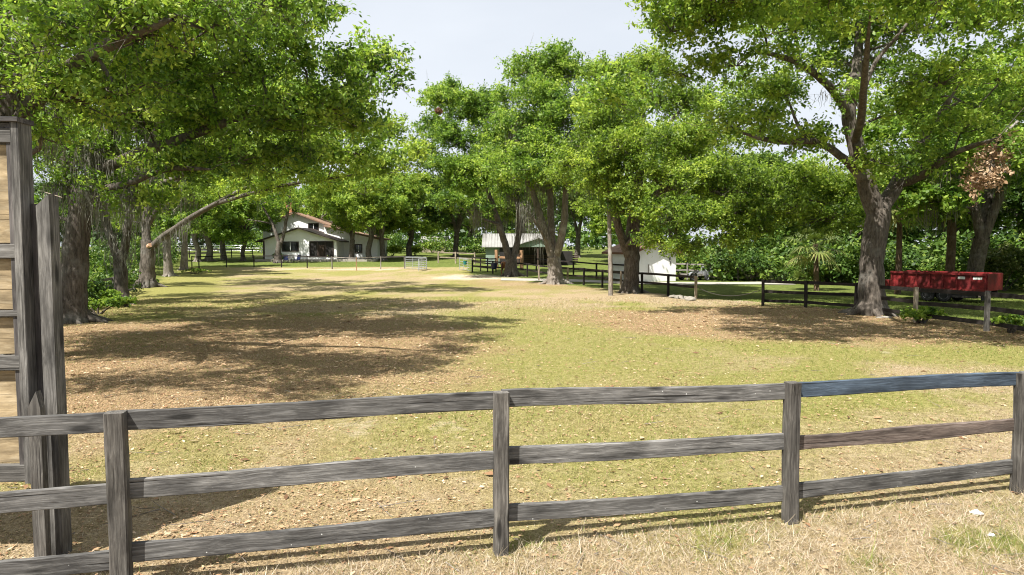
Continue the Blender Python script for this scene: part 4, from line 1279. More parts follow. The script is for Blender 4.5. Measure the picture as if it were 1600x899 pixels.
# ---- fan palms
def fan_palm(label, loc, h, nleaf, size, seed, trunk_r=.17, skirt=True):
    r = np.random.default_rng(seed)
    e = empty('fan_palm', loc, label, 'palm', 'fan palms by the right boundary')
    mb = MB()
    if h > .4:
        pts = [(0, 0, -.2), (r.normal(0, .08), r.normal(0, .08), h * .5), (r.normal(0, .15), r.normal(0, .15), h)]
        pp, rr = smooth_path(pts, [trunk_r * 1.15, trunk_r, trunk_r * .95], 5)
        V, F = tube_np(pp, rr, 10, .12, r)
        link_mesh('trunk', np_mesh('trunk', V, F, smooth=True), M['palm_bark'], e)
        top = np.array(pts[-1])
    else:
        top = np.array([0, 0, .1])
    for k in range(nleaf):
        az = k * 2.399 + r.uniform(-.2, .2)
        el = R(70) - (k / nleaf) * R(125 if skirt else 75) + r.uniform(-.1, .1)
        dv = np.array([math.cos(az) * math.cos(el), math.sin(az) * math.cos(el), math.sin(el)])
        pl = size * r.uniform(.7, 1.0)
        hub = top + dv * pl + np.array([0, 0, -.12 * pl])
        side = np.cross(dv, [0, 0, 1.0]); side /= np.linalg.norm(side) + 1e-6
        nrm = np.cross(side, dv)
        V = []; Fq = []; T = []
        PV, PF = sticks([top], [hub], .02, .012)
        V += list(PV); Fq += [tuple(f) for f in PF]; T += [.5] * len(PF)
        dead = 0.75 if k > nleaf * .75 else 0.0
        nb = 17
        for j in range(nb):
            a = (j / (nb - 1) - .5) * R(230)
            bd = dv * math.cos(a) + side * math.sin(a) + nrm * .12
            bl = size * (.85 + .15 * r.random()) * (1 - .25 * abs(j / (nb - 1) - .5) * 2)
            p0 = hub; p1 = hub + bd * bl * .55 + nrm * .03; p2 = hub + bd * bl + np.array([0, 0, -bl * (.22 + .2 * r.random())])
            wv = np.cross(bd, nrm); wv /= np.linalg.norm(wv) + 1e-6; wv = wv * size * .045
            b0 = len(V)
            V += [p0 - wv * .3, p0 + wv * .3, p1 + wv, p1 - wv, p2 + wv * .1, p2 - wv * .1]
            Fq += [(b0, b0 + 1, b0 + 2, b0 + 3), (b0 + 3, b0 + 2, b0 + 4, b0 + 5)]
            tt = np.clip(.42 + .2 * r.standard_normal() + dead * .5, 0, 1)
            T += [tt, tt]
        link_mesh('frond', np_mesh('frond', np.array(V), np.array(Fq), {'tint': T}), M['leaf_palm'], e)
    return e


fan_palm('low fan palm with spread fronds left of the big oak trunk', gp(1302, 442), .9, 16, 1.35, 401)
fan_palm('trunkless fan palm on the ground left of the big oak', gp(1262, 444), .2, 10, 1.1, 402, skirt=False)
fan_palm('tall fan palm with drooping skirt right of the big oak trunk', (24.6, 43.5, G(24.6, 43.5)), 6.0, 26, 1.5, 403)
fan_palm('tall dark trunked fan palm behind the red trailer', (28.5, 44.5, G(28.5, 44.5)), 6.4, 26, 1.6, 404, .26)
fan_palm('half hidden fan palm left of the big oak crown', (21.0, 47, G(21.0, 47)), 3.2, 20, 1.3, 405)

# dead brown bough hanging at the right
dl = [lobe(1548, 262, 24.5, 30, 34), lobe(1535, 290, 24.5, 20, 22), lobe(1565, 235, 24.5, 22, 18)]
V, F, tint, o_, td_, tl_, li_ = leaf_cloud(np.array(dl), 1700, .11, 55, 12, .4, .1, clump=1)
big = [e for e in COL.objects if e.get('label', '').startswith('large spreading oak')][0]
bl = np.array(big.location)
dead = link_mesh('dead_bough', np_mesh('dead_bough', V - bl, F, {'tint': tint}), M['leaf_dead'], big)
dead['label'] = 'bough of dead brown leaves'
PT = Parts()
jn = np.array(at(1555, 225, 24.6)); hubp = np.array(at(1590, 190, 25))
PT.add(*tube_np(smooth_path([hubp, jn, np.array(at(1546, 262, 24.5))], [.05, .035, .02], 4)[0], smooth_path([hubp, jn, hubp], [.05, .035, .02], 4)[1], 6))
PT.add(*sticks(np.repeat([jn], len(o_) // 3, 0), o_[::3][:len(o_) // 3], .014, .005))
tv, tf = PT.get()
link_mesh('dead_twigs', np_mesh('dead_twigs', tv - bl, tf), M['bark_pale'], big)

# ------------------------------------------------------------------ front fence of weathered rails
ff = empty('rail_fence', (0, 0, 0), 'weathered grey three rail fence across the foreground', 'fence')
FP = [(-560, 4.40), (183, 5.04), (783, 5.67), (1237, 6.34), (1594, 7.12), (1900, 8.0)]
TOPPY = [None, 650, 617, 603, 587, None]
fpos = []
for i, (px, d) in enumerate(FP):
    q = at(px, 700, d)
    fpos.append(Vector((q.x, q.y, G(q.x, q.y))))
ftop = [1.36, 1.352, 1.366, 1.312, 1.255, 1.22]
fdir = (fpos[4] - fpos[1]).normalized()
fnrm = Vector((-fdir.y, fdir.x, 0)).normalized()
for i, p in enumerate(fpos):
    wd = (0.14, 0.135, 0.118, 0.125, 0.12, 0.12)[i]
    lean = Vector((random.uniform(-.008, .008), random.uniform(-.008, .008), 0))
    beam('post', p - Vector((0, 0, .3)), p + Vector((0, 0, ftop[i] + .004)) + lean, wd, 0.115, M['post'], ff, up=tuple(-fnrm), segs=14, rough=0.004, bev=0.012, seed=i)
    # local Z of a post faces the camera side; rails are let into its far half
RZ = {1: [(-.07, -.655, -1.15), (-.075, -.585, -1.115)]}
roff = {0: ((.075, .625, 1.125), (.075, .625, 1.125)), 1: ((.07, .585, 1.085), (.08, .582, 1.08)), 2: ((.065, .55, 1.045), (.085, .565, 1.06)), 3: ((.07, .565, 1.05), (.06, .535, .985)), 4: ((.06, .53, .98), (.06, .53, .98))}
for s in range(5):
    a, b = fpos[s], fpos[s + 1]
    for k in range(3):
        za = a.z + ftop[s] - roff[s][0][k]
        zb = b.z + ftop[s + 1] - roff[s][1][k]
        off = fnrm * 0.045
        pa = Vector((a.x, a.y, za)) + off + fdir * 0.012
        pb = Vector((b.x, b.y, zb)) + off - fdir * 0.012
        mt = M['rail']; prof = None; ht = (0.148, 0.152, 0.146)[k]; rg = 0.004
        if s == 3 and k == 0: mt = M['rail_blue']; ht = .14
        if s == 3 and k == 1:
            mt = M['rail_brown']; rg = .006; ht = .138
            prof = lambda t: (-.03 * math.sin(t * 3.14) * (1 if t < .75 else .8), 0, 1 - .12 * math.sin(t * 9))
        rl = beam('rail', pa, pb, 0.042, ht, mt, ff, segs=26, rough=rg, bev=0.006, seed=10 + s * 3 + k, profile=prof)
        if s == 3 and k == 0: rl['label'] = 'slate blue painted top rail'
        if s == 3 and k == 1: rl['label'] = 'warped rough brown middle rail'

# ------------------------------------------------------------------ tall plywood gate at the left with its posts
gd = 5.52
gz = lambda py: at(40, py, gd).z
gx = lambda px: at(px, 500, gd).x
gy0 = at(40, 500, gd).y
gate = empty('tall_gate', (gx(43), gy0, 0.03), 'tall weathered gate with tan plywood panels at the left edge', 'gate', rz=R(3))
X1 = 0.0; W = 2.3
def gb(name, x0, x1, z0, z1, y0, y1, m, horiz=True):
    z0 -= .03; z1 -= .03
    if horiz:
        return beam(name, (x0, (y0 + y1) / 2, (z0 + z1) / 2), (x1, (y0 + y1) / 2, (z0 + z1) / 2), abs(y1 - y0), z1 - z0, m, gate, segs=8, rough=.0015, bev=.004, seed=int(z0 * 100))
    return beam(name, ((x0 + x1) / 2, (y0 + y1) / 2, z0), ((x0 + x1) / 2, (y0 + y1) / 2, z1), abs(y1 - y0), x1 - x0, m, gate, up=(1, 0, 0), segs=10, rough=.0015, bev=.004, seed=int(x0 * 100))
gb('stile', -0.066, 0, gz(760), gz(195), -.02, .15, M['gate_wood'], False)
gb('inner_stile', -0.112, -0.068, gz(752), gz(198), .0, .06, M['gate_dark'], False)
gb('stile', -W, -W + .07, gz(760), gz(195), -.02, .10, M['gate_wood'], False)
gb('cap', -W - .03, .012, gz(194.5), gz(187), -.045, .17, M['gate_dark'])
for nm, a, b in (('top_rail', 226, 203), ('crossbar', 403, 381), ('crossbar', 495, 486), ('crossbar', 579, 556), ('bottom_rail', 757, 730)):
    gb(nm, -W + .07, -.066 if nm != 'crossbar' else -.06, gz(a), gz(b), -.012, .045, M['gate_wood'])
gb('top_board', -W + .07, -.068, gz(202), gz(196), .0, .06, M['gate_wood'])
for a, b in ((380, 227), (485, 404), (555, 496), (729, 580)):
    zz0, zz1 = gz(a) + .002, gz(b) - .002
    for k in range(2):
        x0 = -W + .08 + k * (W - .2) / 2; x1 = x0 + (W - .2) / 2 - .004
        gb('plywood_panel', x0, x1, zz0, zz1, .035 + .002 * k, .05 + .002 * k, M['plywood'])
gb('gap_shade_board', .002, .085, gz(758), gz(318), .09, .12, M['gate_dark'], False)  # added board; its dark colour stands in for the shade in the gap
gb('drop_bar', -.02, .03, .03, gz(757), .03, .07, M['gate_dark'], False)

gp1 = empty('gate_post', (gx(57) + .02, gy0 + .02, 0.03), 'tall square gate post with slant cut top beside the plywood gate', 'post')
mb = MB()
hw, hd = .052, .06
zt0 = at(60, 322, 5.5).z - .03; zt1 = at(80, 300, 5.6).z - .03
nseg = 14
vs = []
for i in range(nseg + 1):
    t = i / nseg
    for (x, y) in ((0, 0), (hw * 2, 0), (hw * 2, hd * 2), (0, hd * 2)):
        top = zt0 + (zt1 - zt0) * (x / (hw * 2) * .75 + y / (hd * 2) * .25)
        vs.append((x + random.uniform(-.0015, .0015), y + random.uniform(-.0015, .0015), -.35 + t * (top + .35)))
# grain along local X: lay the post along X and stand it up
fs = [(3, 2, 1, 0), tuple(nseg * 4 + k for k in range(4))]
for i in range(nseg):
    for k in range(4): fs.append((i * 4 + k, i * 4 + (k + 1) % 4, i * 4 + 4 + (k + 1) % 4, i * 4 + 4 + k))
mb.add([(z, y, -x) for x, y, z in vs], fs)
mb.build('post', M['gate_wood'], gp1, mw=Matrix(((0, 0, -1, 0), (0, 1, 0, 0), (1, 0, 0, 0), (0, 0, 0, 1))))
mw_ = MB(); q0 = Vector((0, .1, zt0 + .1)); mw_.tube([q0 + Vector((-.03, 0, .03)), q0 + Vector((.07, -.02, .0)), q0 + Vector((.18, -.05, -.03))], .003, 5)
mw_.build('loose_wire', M['tan_wood'], gp1)

gp2 = empty('short_post', (gx(55), gy0 - .13, 0.03), 'short pointed timber stake in front of the tall gate post', 'post')
zt = at(65, 613, 5.4).z - .03; zl = at(65, 640, 5.4).z - .03
mb = MB()
vs = []
for (z, a, b) in ((-.3, 0, .1), (zl * .5, 0.001, .101), (zl, 0, .1)):
    vs += [(z, y, -x) for (x, y) in ((a, 0), (b, 0), (b, .06), (a, .06))]
vs += [(zt, 0, -.07), (zt, .06, -.07)]
fs = [(3, 2, 1, 0)]
for i in range(2):
    for k in range(4): fs.append((i * 4 + k, i * 4 + (k + 1) % 4, i * 4 + 4 + (k + 1) % 4, i * 4 + 4 + k))
fs += [(8, 9, 12), (10, 11, 13), (9, 10, 13, 12), (11, 8, 12, 13)]
mb.add(vs, fs)
mb.build('stake', M['post'], gp2, mw=Matrix(((0, 0, -1, 0), (0, 1, 0, 0), (1, 0, 0, 0), (0, 0, 0, 1))))


# ------------------------------------------------------------------ paddock fences
def rail_fence(name, label, spots, h, rails, m, pw=.12, rw=.03, rh=.14, pm=None, side=1, ptop=0.05, skip=(), heights=None, mats=None, world=False):
    pts = [Vector((s[0], s[1], G(s[0], s[1]))) if world else gp(*s) for s in spots]
    f = empty(name, pts[0], label, 'fence')
    b = pts[0]
    for i, p in enumerate(pts):
        hh = heights[i] if heights else h
        mm = (mats or {}).get(i, pm or m)
        nx = (pts[min(i + 1, len(pts) - 1)] - pts[max(i - 1, 0)]).normalized()
        beam('post', p - b - Vector((0, 0, .25)), p - b + Vector((random.uniform(-.02, .02), random.uniform(-.02, .02), hh + ptop)), pw, pw, mm, f, up=tuple(nx), segs=2, rough=.004, seed=i)
    for i in range(len(pts) - 1):
        if i in skip: continue
        nx = (pts[i + 1] - pts[i]); nx.z = 0; nx.normalize()
        nr = Vector((-nx.y, nx.x, 0)) * side * (pw / 2 + rw / 2 + .002)
        for z in rails:
            j1, j2 = random.uniform(-.02, .02), random.uniform(-.02, .02)
            e = nx * .004
            beam('rail', pts[i] - b + nr + e + Vector((0, 0, z + j1)), pts[i + 1] - b + nr - e + Vector((0, 0, z + j2)), rw, rh, m, f, segs=4, rough=.004, seed=i)
    return f


rail_fence('board_fence', 'black three rail fence passing behind the big oak trunk', [(1192, 478), (1259, 481), (1337, 487), (1430, 504), (1541, 518), (1680, 546)], 1.25, (1.2, .72, .26), M['black_wood'], mats={3: M['tan_wood'], 4: M['post']}, side=1)
rail_fence('board_fence', 'black rail fence running past the white shed to the barn', [(738, 426), (770, 428), (824, 433), (842, 438), (887, 444), (912, 446), (941, 450), (970, 454), (1003, 458), (1044, 463), (1087, 468)], 1.3, (1.27, .70), M['black_wood'], mats={3: M['tan_wood'], 4: M['tan_wood'], 7: M['tan_wood'], 10: M['tan_wood']}, side=1)
rail_fence('board_fence', 'second black fence between the row of oaks and the barn lane', [(738, 422), (751, 424), (762, 425), (775, 426)], 1.5, (1.45, .95, .45), M['black_wood'], side=-1, pw=.1)
rail_fence('board_fence', 'dark fence behind, lining the lane to the white shed', [(838, 425), (866, 429), (896, 432), (932, 436), (977, 440)], 1.45, (1.4, .7), M['black_wood'])
rail_fence('board_fence', 'thin dark fence along the back of the paddock before the house', [(300, 420), (311, 420), (354, 418), (397, 418), (440, 418), (480, 419), (519, 420)], 1.45, (1.4,), M['black_wood'], pw=.10, rh=.12)
rail_fence('wire_fence', 'thin grey fence with pale posts left of the metal gate', [(519, 421), (557, 423), (595, 421), (632, 420)], 1.45, (1.42,), M['grey_wood'], pw=.09, rh=.1, mats={1: M['raw_wood'], 0: M['grey_wood']})
rail_fence('board_fence', 'grey weathered board fence behind the utility trailer', [(1046, 436), (1074, 437), (1110, 438), (1153, 439), (1183, 439)], 1.5, (1.42, .85, .3), M['grey_wood'])
rail_fence('board_fence', 'pale wooden fence in front of the green barn', [(685, 411), (712, 412), (742, 413)], 1.5, (1.4, .75), M['tan_wood'], pw=.16)
rail_fence('board_fence', 'dark distant paddock fence beyond the left row of oaks', [(296, 403), (330, 403), (362, 403), (395, 403)], 1.3, (1.25, .7), M['black_wood'], pw=.12)
rail_fence('white_rail_fence', 'white three rail fence across the far left field', [(-78, 128), (-74, 128), (-70, 128), (-66, 128), (-62, 127.5), (-58, 127), (-54, 126.5), (-50, 126), (-46, 125.5), (-42, 125), (-38, 124.5)], 1.35, (1.3, .85, .4), M['white_rail'], pw=.16, world=True)
rail_fence('timber_frame', 'raw orange timber posts with rail standing before the barn', [(776, 420), (815, 421)], 2.2, (1.35,), M['raw_wood'], pw=.34, rh=.26)

# left boundary: slatted fence grown over with vines
lf = [(-13.0, 13), (-15.4, 19), (-17.6, 25), (-19.6, 31), (-22.2, 38), (-25.5, 46)]
rail_fence('board_fence', 'old slatted fence overgrown with vines behind the left oaks', lf, 1.3, (1.22, .85, .5, .18), M['grey_wood'], world=True, pw=.12)
lb = []
rr_ = np.random.default_rng(77)
for (ax, ay), (bx, by) in zip(lf[1:-1], lf[2:]):
    for k in range(9):
        t = (k + rr_.random()) / 9
        x, y = ax + (bx - ax) * t, ay + (by - ay) * t
        lb.append((x + rr_.normal(0, .1), y, G(x, y) + rr_.uniform(.15, 1.15), .4, .4, rr_.uniform(.25, .45)))
V, F, tint, *_ = leaf_cloud(np.array(lb), 10000, .12, 78, 14, .35, .2, clump=1)
v0 = Vector((-17.6, 25, G(-17.6, 25)))
vine = link_mesh('vine', np_mesh('vine', V - np.array(v0), F, {'tint': tint}), M['leaf_deep'], None, Matrix.Translation(v0))
tag(vine, 'dark green vines covering the slatted fence at left', 'vine', kind='stuff')

# sagging chain over the gap
c0 = gp(1088, 468) + Vector((0, 0, .72)); c1 = gp(1191, 478) + Vector((0, 0, .82))
mb = MB(); pts = []
for i in range(13):
    t = i / 12; q = c0.lerp(c1, t); q.z -= .42 * (1 - (2 * t - 1) ** 2); pts.append(q - c0)
mb.tube(pts, .018, 6)
tag(mb.build('chain', M['chain'], None, mw=Matrix.Translation(c0)), 'dark chain sagging across the gap between the two black fences', 'chain')

# bare pole beside the forked oak
pb = gp(954, 462); pd = depth_of(pb)
mb = MB()
ppts = [Vector((0, 0, -.4)), at(954, 430, pd) - pb, at(953, 390, pd) - pb, at(952, 345, pd) - pb, at(951, 312, pd) - pb]
pp, rr2 = smooth_path([tuple(q) for q in ppts], [.145, .14, .13, .125, .11], 4)
PT = Parts(); PT.add(*tube_np(pp, rr2, 10, .05, np.random.default_rng(4)))
tv, tf = PT.get()
tag(link_mesh('wooden_pole', np_mesh('wooden_pole', tv, tf, smooth=True), M['bark_pale'], None, Matrix.Translation(pb)), 'bare pale wooden pole left of the forked oak by the shed', 'pole')

# pale drive to the shed
dv_ = [(-1, 62.5), (6, 60.8), (9.5, 57.5), (14, 56.5), (19, 56.5), (23, 57)]
V = []
for i, (x, y) in enumerate(dv_):
    for s in np.linspace(-1.9, 1.9, 5):
        V.append((x, y + s, G(x, y + s) + .03))
F = [(i * 5 + k, i * 5 + 5 + k, i * 5 + 6 + k, i * 5 + 1 + k) for i in range(len(dv_) - 1) for k in range(4)]
tag(link_mesh('driveway', np_mesh('driveway', V, F), M['drive']), 'pale gravel drive in front of the white shed', kind='structure')


# ------------------------------------------------------------------ buildings
def gable_roof(mb, x0, x1, y0, y1, ze, zr, axis='x', over=.5, th=.14, mi=0):
    """two roof slabs; ridge along axis"""
    if axis == 'y':
        xm = (x0 + x1) / 2; sl = (zr - ze) / (xm - x0)
        for s in (-1, 1):
            xe = (x0 - over) if s < 0 else (x1 + over)
            z_e = ze - sl * over
            mb.prism([(xe, z_e), (xm, zr), (xm, zr + th), (xe, z_e + th)], y0 - over, y1 + over, mi)
    else:
        ym = (y0 + y1) / 2; sl = (zr - ze) / (ym - y0)
        for s in (-1, 1):
            ye = (y0 - over) if s < 0 else (y1 + over)
            z_e = ze - sl * over
            vs = [(x, y, z) for x in (x0 - over, x1 + over) for (y, z) in ((ye, z_e), (ym, zr), (ym, zr + th), (ye, z_e + th))]
            mb.add(vs, [(0, 1, 2, 3), (7, 6, 5, 4), (0, 4, 5, 1), (1, 5, 6, 2), (2, 6, 7, 3), (3, 7, 4, 0)], mi)


def shell(mb, x0, x1, y0, y1, ze, zr, axis, z0=-.6):
    if axis == 'y':
        mb.prism([(x0, z0), (x1, z0), (x1, ze), ((x0 + x1) / 2, zr), (x0, ze)], y0, y1)
    else:
        ym = (y0 + y1) / 2
        poly = [(y0, z0), (y1, z0), (y1, ze), (ym, zr), (y0, ze)]
        vs = [(x0, y, z) for y, z in poly] + [(x1, y, z) for y, z in poly]
        mb.add(vs, [tuple(range(5)), tuple(range(9, 4, -1))] + [(i, i + 5, (i + 1) % 5 + 5, (i + 1) % 5) for i in range(5)])


def window(parent, x0, x1, z0, z1, y, frame='dark_trim', mull=1, depth=.08):
    f = MB(); w_ = .13
    f.box(x0 - w_, x1 + w_, y - .06, y + .02, z1, z1 + w_); f.box(x0 - w_, x1 + w_, y - .09, y + .02, z0 - w_, z0)
    f.box(x0 - w_, x0, y - .06, y + .02, z0, z1); f.box(x1, x1 + w_, y - .06, y + .02, z0, z1)
    fr = f.build('window', M[frame], parent)
    n = mull + 1
    for k in range(n):
        a = x0 + (x1 - x0) * k / n + (.03 if k else 0); b = x0 + (x1 - x0) * (k + 1) / n - (.03 if k < n - 1 else 0)
        MB().box(a, b, y - .02, y - .012, z0, z1).build('pane', M['glass'], fr)
    for k in range(1, n):
        xm = x0 + (x1 - x0) * k / n
        MB().box(xm - .03, xm + .03, y - .045, y + .01, z0, z1).build('mullion', M['white_rail'], fr)
    return fr


# the house
hd_ = 96.0
hk = hd_ / FPX
hb = Vector((at(470, 405, hd_).x, at(470, 405, hd_).y, 0)); hb.z = at(470, 405.5, hd_).z
hx = lambda px, y=0.0: at(px, 400, hd_ + y).x - hb.x
hz = lambda py, y=0.0: at(470, py, hd_ + y).z - hb.z
house = empty('house', hb, 'white two storey house with brown gable roofs behind the back fence', 'house')
MBw = MB(); shell(MBw, hx(411), hx(526), 0, 7, hz(376), hz(357.5), 'y'); w1 = MBw.build('front_wing_wall', M['white_wall'], house)
m_ = MB(); gable_roof(m_, hx(411), hx(526), 0, 7, hz(376), hz(357.5), 'y', .75, .16); m_.build('front_wing_roof', M['dark_trim'], house)
MBw = MB(); shell(MBw, hx(412, 7), hx(514.5, 7), 6.9, 15, hz(353, 7), hz(334, 7), 'y'); MBw.build('upper_wall', M['white_wall'], house)
m_ = MB(); gable_roof(m_, hx(412, 7), hx(514.5, 7), 6.9, 15, hz(353, 7), hz(334, 7), 'y', .55, .2); rf = m_.build('upper_roof', M['shingle'], house)
ch = MB(); ch.box(hx(453, 9) - .45, hx(453, 9) + .45, 9, 9.8, hz(345, 9), hz(319, 9)); ch.box(hx(453, 9) - .52, hx(453, 9) + .52, 8.93, 9.87, hz(319, 9), hz(317, 9)); ch.build('chimney', M['brick'], rf)
sw = [(hx(514.7, 7), -.6), (hx(590, 4.5), -.6), (hx(590, 4.5), hz(374, 4.5)), (hx(514.7, 7), hz(354.5, 4.5))]
MB().prism(sw, 4.5, 12.5).build('side_wing_wall', M['white_wall'], house)
s0, s1 = sw[3], (hx(595, 4.5), hz(375.3, 4.5))
MB().prism([s0, s1, (s1[0], s1[1] + .2), (s0[0], s0[1] + .2)], 4.0, 13.0).build('side_wing_roof', M['shingle'], house)
window(house, hx(442), hx(466), hz(392), hz(379), 0)
window(house, hx(484, 7), hx(498, 7), hz(360, 7), hz(350.5, 7), 6.9)
window(house, hx(556, 4.5), hx(565, 4.5), hz(394, 4.5), hz(383, 4.5), 4.5)
window(house, hx(420, 7), hx(430, 7), hz(361, 7), hz(353, 7), 6.9)
pf = MB(); pf.box(hx(484.5), hx(521), -.03, .05, hz(402), hz(378.5)); porch = pf.build('porch_screen', M['screen'], house)
pb_ = MB()
for px in (484.5, 496.5, 508.5, 521): pb_.box(hx(px) - .07, hx(px) + .07, -.09, -.031, hz(402), hz(378.5))
pb_.box(hx(484) , hx(521.5), -.1, -.03, hz(378.5), hz(377)); pb_.build('porch_frame', M['dark_trim'], porch)
pd_ = MB(); pd_.box(hx(498), hx(507), -.07, -.032, hz(402), hz(383)); pd_.build('door', M['dark_wood'], porch)
ds = MB(); ds.box(hx(513.2, 7), hx(514.2, 7), 6.78, 6.88, hz(374, 7), hz(354, 7)); ds.build('downspout', M['dark_trim'], house)
ds = MB(); ds.box(hx(414), hx(416), -.7, -.5, -.5, hz(376)); ds.build('porch_post', M['dark_trim'], house)
fd = MB(); fd.box(hx(405), hx(590), -1.6, 4.4, -.5, .03); fd.build('plinth', M['drive'], house)

# the white shed
sb = Vector((10.5, 58.6, 0)); sb.z = G(10.5, 58.6)
shed = empty('shed', sb, 'small white stucco shed with brown shingle roof beside the forked oak', 'shed', rz=R(21))
m_ = MB(); shell(m_, 0, 4.2, 0, 4.6, 2.62, 3.5, 'y'); m_.build('wall', M['white_wall'], shed)
m_ = MB(); gable_roof(m_, 0, 4.2, 0, 4.6, 2.62, 3.5, 'y', .42, .1); sr = m_.build('roof', M['shingle'], shed)
sl = (3.5 - 2.62) / 2.1
m_ = MB()
for s in (-1, 1):
    xe = -.44 if s < 0 else 4.64
    ze = 2.62 - sl * .44
    m_.prism([(xe, ze - .1), (2.1, 3.5 - .1), (2.1, 3.5 + .11), (xe, ze + .11)], -.46, -.421)
m_.box(-.462, -.425, -.42, 5.02, 2.36, 2.54); m_.build('fascia', M['fascia'], sr)
m_ = MB(); m_.box(3.55, 3.62, -.05, -.002, 1.5, 1.75); m_.box(3.5, 3.56, -.12, -.02, 1.85, 2.1); m_.build('wall_lamp', M['black_metal'], shed)
m_ = MB(); m_.box(1.35, 1.42, -.05, -.002, .6, 1.5); m_.build('conduit', M['grey_wood'], shed)

# the green barn
bd_ = 87.0; bk = bd_ / FPX
bb = at(740, 416, bd_); bb.z = G(bb.x, bb.y)
barn = empty('barn', bb, 'green barn with pale metal roof and dark open stalls', 'barn')
bx_ = lambda px: (px - 740) * bk
bz = lambda py: at(740, py, bd_).z - bb.z
m_ = MB(); shell(m_, bx_(758), bx_(856), 2, 9, bz(384), bz(365), 'x'); m_.build('wall', M['green_wall'], barn)
m_ = MB(); gable_roof(m_, bx_(758), bx_(856), 2, 9, bz(384), bz(365), 'x', .5, .08); br = m_.build('roof', M['metal_roof'], barn)
for k in range(24):
    x = bx_(758) - .4 + k * (bx_(856) - bx_(758) + .8) / 23
    slp = (bz(365) - bz(384)) / 3.5
    MB().add([(x - .025, 1.5, bz(384) - slp * .5 + .081), (x + .025, 1.5, bz(384) - slp * .5 + .081), (x + .025, 5.5, bz(365) + .081), (x - .025, 5.5, bz(365) + .081),
              (x - .012, 1.5, bz(384) - slp * .5 + .13), (x + .012, 1.5, bz(384) - slp * .5 + .13), (x + .012, 5.5, bz(365) + .13), (x - .012, 5.5, bz(365) + .13)],
             [(4, 5, 6, 7), (0, 1, 5, 4), (3, 7, 6, 2), (0, 4, 7, 3), (1, 2, 6, 5)]).build('roof_rib', M['metal_roof'], br)
m_ = MB(); m_.prism([(bx_(808), bz(386)), (bx_(866), bz(386)), (bx_(866), bz(383.5)), (bx_(840), bz(373)), (bx_(808), bz(383.5))], -.6, 2.05); m_.build('porch_gable', M['green_wall'], barn)
m_ = MB(); gable_roof(m_, bx_(808), bx_(872), -.6, 2.2, bz(384), bz(372), 'y', .35, .08); m_.build('porch_roof', M['metal_roof'], barn)
m_ = MB(); m_.box(bx_(780), bx_(866), 1.8, 1.98, -.3, bz(386)); m_.build('stall_shade_panel', M['screen'], barn)  # solid near-black slab, painted in place of the shade inside the stalls
m_ = MB()
for z in (.35, .62, .9, 1.15): m_.box(bx_(818), bx_(905), 1.55, 1.66, z, z + .2)
m_.build('stall_boards', M['dark_wood'], barn)
m_ = MB()
for px in (809, 840, 866): m_.box(bx_(px) - .1, bx_(px) + .1, -.5, -.3, -.3, bz(386))
m_.build('porch_posts', M['dark_wood'], barn)
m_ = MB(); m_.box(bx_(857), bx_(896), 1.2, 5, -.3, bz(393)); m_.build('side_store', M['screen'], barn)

# small far building seen right of the house
fb = Vector((at(676, 392, 126).x, at(676, 392, 126).y, 0)); fb.z = G(fb.x, fb.y)
fbld = empty('outbuilding', fb, 'small far outbuilding with pale roof between the house and the barn', 'building')
m_ = MB(); shell(m_, -2.0, 2.4, 0, 5, 2.0, 2.9, 'x'); m_.build('wall', M['tan_wood'], fbld)
m_ = MB(); gable_roof(m_, -2.0, 2.4, 0, 5, 2.0, 2.9, 'x', .4, .1); m_.build('roof', M['metal_roof'], fbld)
window(fbld, -1.0, .2, .9, 1.6, 0)

# ------------------------------------------------------------------ red dump trailer
ta = Vector((21.9, 39.4, 0)); tb = Vector((24.7, 35.5, 0))
tl_len = (tb - ta).length
tz = G(23.5, 37.3)
tr = empty('dump_trailer', (ta.x, ta.y, tz), 'red dump trailer with tandem wheels parked behind the black fence', 'trailer', rz=math.atan2(tb.y - ta.y, tb.x - ta.x))
tilt = -.012
L = tl_len
WD = 2.0
zb0, zb1 = .70, 1.58
m_ = MB()
m_.box(0, L, 0, .05, zb0, zb1); m_.box(0, L, WD - .05, WD, zb0, zb1); m_.box(0, .05, .05, WD - .05, zb0, zb1); m_.box(.05, L, .05, WD - .05, zb0, zb0 + .05)
box = m_.build('bed', M['red'], tr)
for k in range(8):
    x = k * (L - .08) / 7
    MB().box(x, x + .08, -.07, -.001, zb0 + .06, zb1 - .08).build('rib', M['red'], box)
MB().box(-.02, L + .02, -.085, .06, zb1 - .08, zb1 + .03).build('top_rail', M['red'], box)
MB().box(-.02, L + .02, WD - .06, WD + .085, zb1 - .08, zb1 + .03).build('top_rail', M['red'], box)
MB().box(0, L, -.075, .0, zb0 - .03, zb0 + .07).build('lower_rail', M['red_dark'], box)
g_ = MB(); g_.box(L + .001, L + .06, 0, WD, zb0, zb1); tg = g_.build('tailgate', M['red'], tr)
for x0 in (L - 1.42, L - .62):
    MB().box(x0, x0 + .42, -.006, -.002, zb1 - .3, zb1 - .16).build('decal', M['decal'], box)
m_ = MB(); m_.box(-.9, L, .45, .6, .5, .69); m_.box(-.9, L, WD - .6, WD - .45, .5, .69)
for k in range(6): m_.box(k * L / 6, k * L / 6 + .1, .6, WD - .6, .53, .66)
ch_ = m_.build('chassis', M['black_metal'], tr)
m_ = MB(); m_.tube([(-.9, .52, .62), (-1.7, WD / 2, .55)], .06, 6); m_.tube([(-.9, WD - .52, .62), (-1.7, WD / 2, .55)], .06, 6); m_.box(-1.95, -1.65, WD / 2 - .08, WD / 2 + .08, .48, .62); m_.build('tongue', M['red_dark'], tr)
m_ = MB(); m_.box(-.95, -.35, .5, WD - .5, .72, 1.05); m_.build('battery_box', M['red_dark'], tr)
